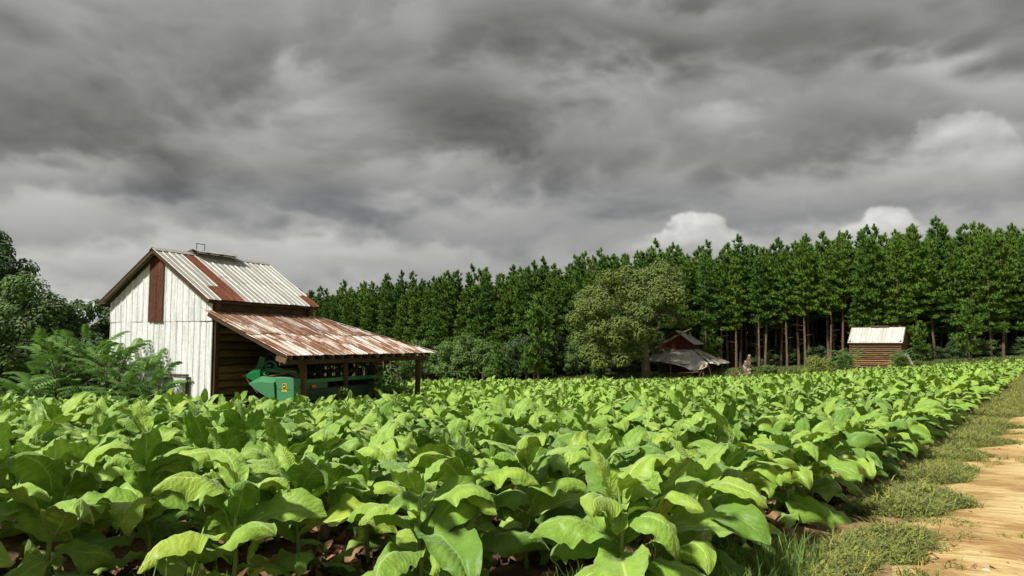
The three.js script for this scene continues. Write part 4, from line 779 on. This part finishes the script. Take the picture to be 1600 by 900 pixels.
// understory along the edge: saplings, shrubs, young pines
{
  const r = rngOf(909);
  const shapes = [0, 1, 2, 3].map((k) => leafGeo(blobCrown(0, 0.52, 0, 0.34, 0.44, 0.34, 26, 0.13, 910 + k), 2600, 0.055, 920 + k, 0.5)), stem = pole([[0, -0.06, 0, 0.016], [0.02, 0.5, 0.01, 0.01], [0, 0.85, 0, 0.004]], 6);
  const put = (X, D, w, h, m, label, group) => { const o = new THREE.Group(); o.name = numbered('sapling'); scene.add(o); o.position.set(...at(X, D)); o.rotation.y = r() * 6.28; o.scale.set(w, h, w); part('stem', stem, F.barkDark, o); part('foliage', pick(r, shapes), m, o); tag(o, label, 'sapling', group); };
  for (let px = 640; px < 905; px += 13) { const k = (px - 800) / 1150, X0 = k * 110; const D = forestFront(X0) - 3 - 2.5 * r(); const h = 3 + 5.5 * r() * r() + (px < 800 ? 1.5 : 0); put(k * D, D, h * 0.75 + 1.2, h, pick(r, [F.bush, F.bush, F.bushDark, F.leftB]), `${ordinal((px - 640) / 13)} forest edge sapling from the left between the white barn and big tree`, 'forest edge saplings'); }
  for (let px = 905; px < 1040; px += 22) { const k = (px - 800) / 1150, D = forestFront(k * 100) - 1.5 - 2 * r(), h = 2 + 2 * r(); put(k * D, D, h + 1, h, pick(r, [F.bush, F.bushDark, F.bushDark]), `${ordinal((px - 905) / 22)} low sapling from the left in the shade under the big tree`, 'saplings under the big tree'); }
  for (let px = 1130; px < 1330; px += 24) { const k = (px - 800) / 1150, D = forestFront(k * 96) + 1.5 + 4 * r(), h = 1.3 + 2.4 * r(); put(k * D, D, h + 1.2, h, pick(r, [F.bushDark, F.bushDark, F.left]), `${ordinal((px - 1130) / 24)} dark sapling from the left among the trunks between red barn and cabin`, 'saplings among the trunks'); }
  for (let px = 1415; px < 1610; px += 19) { const k = (px - 800) / 1150, D = forestFront(k * 92) - 0.5 + 3 * r(), h = 1.5 + 2.2 * r(); put(k * D, D, h + 1.3, h, pick(r, [F.bushDark, F.bush, F.left]), `${ordinal((px - 1415) / 19)} sapling from the left at the foot of the pines beyond the cabin`, 'saplings beyond the cabin'); }
  const young = [[0.036, 100, 1.55, 0, 'drooping light green conifer at the forest edge left of the big tree'], [-0.02, 104, 0.9, 1, 'short young pine at the forest edge left of the drooping conifer'], [0.12, 97.5, 0.75, 1, 'small young pine in the shade left of the big trunk'], [0.27, 98.5, 1.0, 0, 'young pine right of the red barn'], [0.555, 89.5, 0.8, 1, 'young pine right of the cabin'], [0.62, 88.5, 0.95, 0, 'young pine near the end of the field beyond the cabin']];
  for (const [k, D, sc, q, label] of young) { const o = youngProtos[q].clone(); o.name = numbered('young_pine'); scene.add(o); o.position.set(k * D, land(k * D, D), -D); o.rotation.y = r() * 6; o.scale.setScalar(sc); tag(o, label, 'young pine'); }
}

// ------------------------------------------------------------------ tobacco
// leaf: base at the origin, grows along +z and up; a pale midrib, side veins, quilted blade, waved margins
const leafTex = tex(512, 1024, (u, v) => {
  const s = Math.abs(u - 0.5) * 2, q = v * 15 - s * 2.6 * (0.6 + 0.4 * v) + 0.7 * tfbm(u, v, 5, 9, 2) * (u < 0.5 ? 1 : -1), d = Math.abs(q - Math.round(q)), vein = (1 - sstep(0.03, 0.09, d)) * (1 - s * 0.75), rib = 1 - sstep(0.02, 0.05 + 0.03 * (1 - v), s);
  const fine = tfbm(u, v, 60, 120, 3), blot = tfbm(u, v, 6, 9, 4), net = Math.abs(tfbm(u + 0.2, v, 26, 50, 2));
  let c = c3([116, 148, 38], [160, 188, 76], clamp(0.5 + 0.55 * blot + 0.22 * fine));
  c = c3(c, [166, 190, 98], 0.35 * vein + 0.15 * (1 - sstep(0, 0.12, net))); c = c3(c, [192, 206, 132], 0.8 * rib);
  const spot = sstep(0.55, 0.7, tfbm(u + 0.6, v + 0.1, 14, 26, 3)); return c3(c, [176, 170, 70], 0.35 * spot);
});
const leafBump = tex(512, 1024, gray((u, v) => { const s = Math.abs(u - 0.5) * 2, q = v * 15 - s * 2.6 * (0.6 + 0.4 * v) + 0.7 * tfbm(u, v, 5, 9, 2) * (u < 0.5 ? 1 : -1), d = Math.abs(q - Math.round(q)); return clamp(0.25 + 0.5 * Math.pow(d * 2, 0.7) * (1 - 0.5 * s) + 0.22 * tfbm(u, v, 24, 48, 4) - 0.3 * (1 - sstep(0.02, 0.06, s))); }), false);
const leafMats = [[0.92, 1.0, 0.85], [0.78, 0.9, 0.66], [1.06, 1.08, 0.85], [0.5, 0.66, 0.4], [1.2, 1.12, 0.7]].map((c) => new THREE.MeshPhysicalMaterial({ map: leafTex, color: new THREE.Color().setRGB(...c), bumpMap: leafBump, bumpScale: 0.008, roughness: 0.93, transmission: 0.2, thickness: 0, clearcoat: 0.36, clearcoatRoughness: 0.42 }));
const stalkMat = new THREE.MeshStandardMaterial({ color: new THREE.Color().setRGB(0.2, 0.27, 0.07), roughness: 0.7 });
function tobaccoLeaf(kind, seed, nu, nv) {
  const r = rngOf(seed), s = new Soup();
  const [t0, t1] = [[12, -70], [34, -78], [46, -66], [62, -8], [66, -98]][kind].map((d, i) => (d + (r() - 0.5) * (i ? 40 : 24)) * Math.PI / 180);
  const W = (kind === 3 ? 0.19 : 0.228) * (0.9 + 0.25 * r()), sideL = -0.55 + 1.7 * r(), sideR = -0.55 + 1.7 * r(), tw = (r() - 0.5) * 1.7, ph = r() * 20, pw = 1.2 + r(), lat = (r() - 0.5) * 0.7;
  let y = 0, z = 0, x = 0; const mid = [];
  for (let k = 0; k <= nu; k++) { const f = k / nu, th = mix(t0, t1, Math.pow(f, pw)); mid.push([x, y, z, th]); y += Math.sin(th) / nu; z += Math.cos(th) / nu * Math.cos(lat * f * 2); x += Math.cos(th) / nu * Math.sin(lat * f * 2); }
  for (let k = 0; k <= nu; k++) {
    const f = k / nu, [mx, my, mz, th] = mid[k], w = W * Math.pow(Math.sin(Math.PI * Math.pow(clamp(f * 0.985 + 0.012), 0.78)), 0.72) * (f < 0.1 ? 0.55 + 4.5 * f : 1) , twist = tw * f;
    const T = V3(Math.sin(lat * f) * Math.cos(th), Math.sin(th), Math.cos(th)), S0 = V3(1, 0, 0).addScaledVector(T, -T.x).normalize(), N0 = T.clone().cross(S0), S = S0.clone().multiplyScalar(Math.cos(twist)).addScaledVector(N0, Math.sin(twist)), N = T.clone().cross(S).normalize(); if (kind >= 0 && N.clone().dot(V3(0, Math.cos(th), -Math.sin(th))) < 0) N.negate();
    for (let m = 0; m <= nv; m++) {
      const a = m / nv * 2 - 1, aa = Math.abs(a), sd = a < 0 ? sideL : sideR, fold = mix(-0.5, sd, sstep(0.05, 0.5, f)) * (kind === 3 ? 0.3 : 1);   // gutter at the base, drooping sides further out
      const ang = fold * aa * 0.9, lx = w * aa * Math.cos(ang * 0.6) * Math.sign(a), q = f * 15 - aa * 2.6 * (0.6 + 0.4 * f) , dq = Math.abs(q - Math.round(q)) * 2 * (0.55 + 0.55 * vnoise(f * 7 + ph, a * 3));
      const wave = 0.034 * aa * aa * aa * Math.sin(f * 15 + 2.5 * vnoise(f * 4, ph) + ph + (a < 0 ? 2 : 0)) + 0.018 * aa * aa * Math.sin(f * 34 + ph * 2 + a * 2) + (nu > 14 ? 0.0065 * Math.pow(dq, 0.8) * (1 - aa * 0.4) * sstep(0.05, 0.2, f) * (1 - f * 0.6) : 0) + 0.03 * vnoise(f * 4 + ph, a * 1.8 + ph) + 0.012 * vnoise(f * 13 + ph, a * 5);
      const ny = -w * aa * Math.sin(ang) + wave + (aa < 0.08 ? -0.006 : 0);
      s.v(mx + S.x * lx + N.x * ny, my + S.y * lx + N.y * ny, mz + S.z * lx + N.z * ny, a * 0.5 + 0.5, f);
    }
  }
  for (let k = 0; k < nu; k++) for (let m = 0; m < nv; m++) { const A = k * (nv + 1) + m; s.quad(A, A + nv + 1, A + nv + 2, A + 1); }
  return s.geo();
}
const leafSets = [[22, 12], [12, 6], [6, 2]].map(([nu, nv]) => [0, 1, 2, 3, 4].map((k) => Array.from({ length: nu > 6 ? 6 : 4 }, (_, q) => tobaccoLeaf(k, 1000 + k * 17 + q, nu, nv))));
const stalkShapes = [0, 1, 2].map((k) => pole([[0, -0.12, 0, 0.02], [0.015, 0.3, 0.01 * k, 0.017], [-0.01, 0.65, 0.012, 0.013], [0.01 * k, 1.0, 0, 0.007]], 7));
// the leaves of one plant: [set kind, variant, material, height, azimuth, tilt, roll, length]
function plantLeaves(r, h, nLeaves) {
  const out = [], a0 = r() * 6.283;
  for (let i = 0; i < nLeaves; i++) {
    const f = (i + 0.35 * r()) / (nLeaves - 0.4), erect = f > 0.8 && r() < 0.16, kind = erect ? 3 : f > 0.88 ? 3 : f > 0.62 ? (r() < 0.4 ? 4 : 2) : f > 0.28 ? (r() < 0.22 ? 4 : 1) : 0;
    const len = 0.86 * (erect ? 0.5 + 0.12 * r() : kind === 3 ? 0.28 + 0.2 * r() : f > 0.62 ? 0.5 + 0.18 * r() : f > 0.28 ? 0.6 + 0.18 * r() : 0.48 + 0.16 * r()) * (r() < 0.05 ? 1.2 : 1);
    out.push([kind, Math.floor(r() * 6), Math.floor(r() * 4 + (r() < 0.06 ? 1 : 0)), h * (0.1 + 0.86 * f), a0 + i * 2.4 + (r() - 0.5) * 0.6, (r() - 0.5) * 0.6, (r() - 0.5) * 0.7, len]);
  }
  return out;
}
{
  const r = rngOf(555), spots = [];
  for (let k = 0; k < 150; k++) for (let a = -60; a < 190; a += 0.6) {
    const o = -2.22 - k * 1.14 + 0.1 * (r() - 0.5), aa = a + 0.16 * (r() - 0.5), X = rd * o + rx * aa, D = -rx * o + rd * aa;
    if (D < 4.7 || X / D > 0.84 || X / D < -0.86 || !inField(X, D) || r() < 0.03) continue;
    spots.push([X, D, k, aa]);
  }
  const shown = (X, D) => Math.abs(X / D) < 0.74;
  const near = spots.filter((p) => shown(p[0], p[1])).sort((a, b) => a[1] - b[1]).slice(0, 300), set = new Set(near);
  console.log('tobacco plants', spots.length, 'reach of the individual ones', near[near.length - 1][1].toFixed(1));
  const rows = new Map(); near.slice().sort((a, b) => a[3] - b[3]).forEach((p) => rows.set(p[2], [...(rows.get(p[2]) || []), p]));
  near.forEach((p) => {
    const [X, D, k] = p, h = 0.86 + 0.2 * (r() - 0.5), set2 = leafSets[D < 11 ? 0 : 1];
    const inRow = rows.get(k), label = k === 0 ? `${ordinal(inRow.indexOf(p))} tobacco plant from the near end of the row beside the track` : `${ordinal(inRow.indexOf(p))} tobacco plant from the near end in the ${ordinal(k)} row from the track`;
    const gname = 'tobacco plants in the near part of the field';
    const t = thing('tobacco_plant', label, 'tobacco plant', at(X, D), r() * 6.28, gname);
    t.rotation.x = 0.12 * (r() - 0.5); t.rotation.z = 0.12 * (r() - 0.5);
    const st = part('stalk', pick(r, stalkShapes), stalkMat, t); st.scale.set(1, h, 1);
    for (const [kind, q, m, y, az, tilt, roll, len] of plantLeaves(r, h, D < 11 ? 15 : 14)) {
      const o = part('leaf', set2[kind][q % set2[kind].length], leafMats[m], t);
      o.position.set(0, y, 0); o.rotation.set(tilt, az, roll, 'YXZ'); o.scale.setScalar(len * (D < 12 ? 1.1 : 1)); o.position.x = Math.sin(az) * 0.012; o.position.z = Math.cos(az) * 0.012;
    }
  });
  // the thousands farther off
  const crop = new THREE.Group(); crop.name = 'tobacco_crop'; scene.add(crop); crop.userData = { kind: 'stuff', label: 'tobacco rows stretching away over the field to the trees', category: 'tobacco crop' };
  const cropMat = new THREE.MeshPhysicalMaterial({ map: leafTex, color: new THREE.Color().setRGB(0.95, 1.0, 0.82), roughness: 0.93, transmission: 0.2, thickness: 0, clearcoat: 0.4, clearcoatRoughness: 0.42 });
  const kinds = [0, 1, 2, 3, 4, 5].map((k) => {
    const q = rngOf(2000 + k), h = 0.86, gs = [];
    for (const [kind, v, , y, az, tilt, roll, len] of plantLeaves(q, h, 13)) { const g = leafSets[2][kind][v % 4].clone(); g.applyMatrix4(new THREE.Matrix4().compose(V3(0, y, 0), new THREE.Quaternion().setFromEuler(new THREE.Euler(tilt, az, roll, 'YXZ')), V3(len, len, len))); gs.push(g); }
    return mergeGeometries(gs);
  });
  const rest = spots.filter((p) => !set.has(p));
  kinds.forEach((g, k) => {
    const mine = rest.filter((_, i) => i % kinds.length === k), im = new THREE.InstancedMesh(g, cropMat, mine.length), mm = new THREE.Matrix4(), col = new THREE.Color(); im.name = 'plant_mass'; im.castShadow = im.receiveShadow = true; im.userData.kind = 'stuff';
    mine.forEach(([X, D], i) => { const sc = 0.88 + 0.3 * r(), e = new THREE.Euler(0.14 * (r() - 0.5), r() * 6.28, 0.14 * (r() - 0.5)); mm.compose(V3(X, ground(X, D), -D), new THREE.Quaternion().setFromEuler(e), V3(sc, sc * (0.92 + 0.2 * r()), sc)); im.setMatrixAt(i, mm); const v = 0.8 + 0.35 * r(); im.setColorAt(i, col.setRGB(v * (0.92 + 0.12 * r()), v, v * 0.95)); });
    crop.add(im);
  });
}

// ------------------------------------------------------------------ grass, weeds, litter, stones
function tuftGeo(n, h, spread, w, seed, lean = 0.6) {
  const r = rngOf(seed), s = new Soup();
  for (let k = 0; k < n; k++) {
    const a = r() * 6.283, b = r() * 6.283, d = spread * Math.sqrt(r()), H = h * (0.45 + 0.65 * r()), ln = lean * (0.2 + r()) * H, W = w * (0.7 + 0.6 * r()), v = 0.75 + 0.5 * r(), dry = r() < 0.12 ? 1.7 : 1;
    const ox = d * Math.cos(b), oz = d * Math.sin(b), sx = -Math.sin(a) * W, sz = Math.cos(a) * W, i = s.count;
    for (const [f, q] of [[0, 1], [0.45, 0.85], [0.8, 0.5]]) { const x = ox + Math.cos(a) * ln * f * f, z = oz + Math.sin(a) * ln * f * f, y = H * f * (1 - 0.18 * f * lean); s.v(x - sx * q, y, z - sz * q); s.v(x + sx * q, y, z + sz * q); }
    s.v(ox + Math.cos(a) * ln, H * (1 - 0.25 * lean), oz + Math.sin(a) * ln);
    s.quad(i, i + 1, i + 3, i + 2); s.quad(i + 2, i + 3, i + 5, i + 4); s.tri(i + 4, i + 5, i + 6); for (let q = 0; q < 7; q++) s.c.push(v * dry, v * (dry > 1 ? 1.25 : 1), v * 0.9 * dry);
  }
  return s.geo();
}
function scatter(name, label, category, geos, material, spots, seed, smin, smax) {
  const g = new THREE.Group(); g.name = name; scene.add(g); g.userData = { kind: 'stuff', label, category }; const r = rngOf(seed);
  geos.forEach((geo, k) => { const mine = spots.filter((_, i) => i % geos.length === k), im = new THREE.InstancedMesh(geo, material, mine.length), mm = new THREE.Matrix4(); im.name = name + '_blades'; im.userData.kind = 'stuff'; im.castShadow = im.receiveShadow = true;
    mine.forEach(([X, y, D, k2], i) => { const sc = (smin + (smax - smin) * r()) * (k2 || 1); mm.compose(V3(X, y, -D), new THREE.Quaternion().setFromEuler(new THREE.Euler(0.2 * (r() - 0.5), r() * 6.28, 0.2 * (r() - 0.5))), V3(sc, sc * (0.8 + 0.4 * r()), sc)); im.setMatrixAt(i, mm); }); g.add(im); });
}
const grassMat = leafMat(0.13, 0.25, 0.025, 0.3), weedMat = leafMat(0.19, 0.24, 0.035, 0.25), dryMat = new THREE.MeshStandardMaterial({ color: new THREE.Color().setRGB(0.2, 0.115, 0.055), vertexColors: true, roughness: 0.9 });
{
  const r = rngOf(1234), tall = [], low = [], lawn = [], litter = [];
  for (let i = 0; i < 420; i++) { const D = 3.9 + 2.4 * r(), X = -1.2 + 3.9 * r(), o = off(X, D); if (o > -2.6 && o < -1.5 && D < 6.6 && r() < 0.9) tall.push([X, ground(X, D), D]); }
  for (let i = 0; i < 200; i++) { const D = 4.0 + 1.0 * r(), X = -4.6 + 5.2 * r(); if (fbm(X, D, 3, 2) > -0.1 && off(X, D) < -1.7) tall.push([X, ground(X, D), D, 0.8]); }
  for (let i = 0; i < 36000; i++) {
    const a = 1 + 75 * Math.pow(r(), 1.9), o = -2.35 + 1.9 * r(), X = rd * o + rx * a, D = -rx * o + rd * a; if (D < 4.2) continue;
    const n = fbm(X * 0.9, D * 0.9, 1, 4) + 0.5 * fbm(X * 0.35, D * 0.35, 7, 2), keep = n + 0.45 * sstep(7, 24, D) - 0.3 * Math.abs(o + 1.5) - 0.4 * sstep(-1.85, -2.2, o) * (1 - sstep(12, 30, D)) - (o > -0.95 ? 0.25 : 0);
    if (keep > -0.1 + 0.42 * r() * r()) low.push([X, Math.max(ground(X, D), land(X, D) - 0.02) - 0.01, D, 0.8 + 0.6 * clamp(keep)]);
  }
  for (let i = 0; i < 1500; i++) { const a = 4 + 60 * r() * r(), o = -1.2 + 4.2 * r(), X = rd * o + rx * a, D = -rx * o + rd * a; const c = fbm(X * 0.7 + 40, D * 0.7, 2, 3); if (c > 0.2) low.push([X, land(X, D) - 0.005, D, 0.75]); }
  for (let i = 0; i < 16000; i++) {                                     // rough grass behind the field and round the buildings
    const side = r(); let X, D;
    if (side < 0.62) { X = 4 + 78 * r(); D = forestFront(X) - 13 + 13 * r(); if (D < fieldEnd(X)) continue; } else if (side < 0.72) { X = 26 + 9 * r(); D = 71 + 6 * r(); if (inField(X, D)) continue; } else { X = -34 + 24 * r(); D = 21 + 18 * r(); const [bx, bs] = barnLocal(X, D); if (inField(X, D) || (bx > -5.3 && bx < 0 && bs > 0.2)) continue; }
    lawn.push([X, ground(X, D) - 0.02, D, side < 0.72 ? 1.3 : 0.8]);
  }
  for (let i = 0; i < 2600; i++) { const a = 2 + 26 * r(), o = -2.6 + 0.75 * r() * r() + 0.25 * (r() - 0.5), X = rd * o + rx * a, D = -rx * o + rd * a; if (D > 4.3) litter.push([X, ground(X, D) + 0.015, D]); }
  for (let i = 0; i < 900; i++) { const D = 4.6 + 4 * r(), X = (r() * 1.5 - 0.8) * D; if (off(X, D) < -2.4) litter.push([X, ground(X, D) + 0.015, D]); }
  for (let i = 0; i < 900; i++) { const a = 3 + 22 * r() * r(), o = -1.5 + 1.6 * r() * r(), X = rd * o + rx * a, D = -rx * o + rd * a; if (D > 4.3 && fbm(X * 1.1, D * 1.1, 12, 2) > 0.05) litter.push([X, Math.max(ground(X, D), land(X, D)) + 0.008, D, 0.28]); }
  scatter('tall_grass', 'long bright green grass blades at the near corner of the field', 'grass', [0, 1, 2].map((k) => tuftGeo(16, 0.34, 0.1, 0.006, 3000 + k, 0.55)), grassMat, tall, 31, 0.7, 1.3);
  const weedGeo = [0, 1, 2, 3].map((k) => mergeGeometries([tuftGeo(16, k % 2 ? 0.2 : 0.12, 0.1, 0.0045, 3100 + k, 1.2), (() => { const g = leafGeo([[0, 0.04, 0, 0.09], [0.06, 0.03, 0.04, 0.06]], 26, 0.035, 3120 + k, 0.5, 0.9); return g; })()].map((g) => (g.index ? g.toNonIndexed() : g))));
  scatter('verge_weeds', 'low creeping weeds and grass between the tobacco and the track', 'weeds', weedGeo, weedMat, low, 32, 0.7, 1.4);
  scatter('rough_grass', 'rough grass strip along the trees and round the barn', 'grass', [0, 1].map((k) => tuftGeo(20, 0.3, 0.35, 0.02, 3200 + k, 0.7)), leafMat(0.12, 0.17, 0.03, 0.25), lawn, 33, 0.8, 1.5);
  const curl = (seed) => { const q = rngOf(seed), s = new Soup(); for (let k = 0; k <= 4; k++) for (let m = 0; m <= 2; m++) { const f = k / 4, w = 0.045 * Math.sin(Math.PI * clamp(f, 0.05, 0.95)); s.v((m - 1) * w, 0.03 * Math.sin(f * 4 + seed) + 0.035 * Math.abs(m - 1) * (0.4 + q()), f * 0.16 - 0.08); const v = 0.6 + 0.9 * q(); s.c.push(v, v, v); } for (let k = 0; k < 4; k++) for (let m = 0; m < 2; m++) { const A = k * 3 + m; s.quad(A, A + 1, A + 4, A + 3); } return s.geo(); };
  scatter('leaf_litter', 'dry brown fallen leaves under the tobacco rows', 'leaf litter', [1, 2, 3, 4].map(curl), dryMat, litter, 34, 0.6, 1.6);
  // stones on the track
  const stone = new THREE.IcosahedronGeometry(0.5, 2); { const p = stone.attributes.position; for (let i = 0; i < p.count; i++) { const k = 1 + 0.35 * vnoise(p.getX(i) * 2.5 + 5, p.getY(i) * 2.5, p.getZ(i) * 2.5); p.setXYZ(i, p.getX(i) * k, p.getY(i) * k * 0.6, p.getZ(i) * k); } stone.computeVertexNormals(); }
  const sMat = [[0.62, 0.56, 0.48], [0.42, 0.33, 0.24], [0.5, 0.42, 0.33]].map((c) => new THREE.MeshStandardMaterial({ color: new THREE.Color().setRGB(...c), roughness: 0.9, bumpMap: sheetBump, bumpScale: 0.01 }));
  for (const [px, py, size, k, label] of [[1522, 893, 0.05, 0, 'pale stone on the dirt track at the bottom of the picture'], [1546, 889, 0.03, 2, 'small stone right of the pale stone on the track'], [1362, 862, 0.045, 0, 'pale stone among the verge weeds'], [1500, 897, 0.03, 1, 'brown stone left of the pale stone on the track'], [1575, 880, 0.035, 1, 'brown stone near the right edge of the track'], [1470, 850, 0.025, 2, 'small lone stone on the bare track']]) {
    const D = EYE * 1150 / (py - 537 - 46), X = (px - 800) / 1150 * D, m = part(numbered('stone'), stone, sMat[k], scene); m.position.set(X, Math.max(ground(X, D), land(X, D)) + size * 0.12, -D); m.scale.setScalar(size); m.rotation.y = px; tag(m, label, 'stone');
  }
  const specks = []; for (let i = 0; i < 500; i++) { const a = 3 + 20 * r() * r(), o = -1.2 + 4 * r(), X = rd * o + rx * a, D = -rx * o + rd * a; specks.push([X, land(X, D) + 0.008, D]); }
  scatter('gravel', 'scattered tiny pebbles on the dirt track', 'gravel', [stone], sMat[1], specks, 35, 0.008, 0.025);
}
renderer.render(scene, camera);
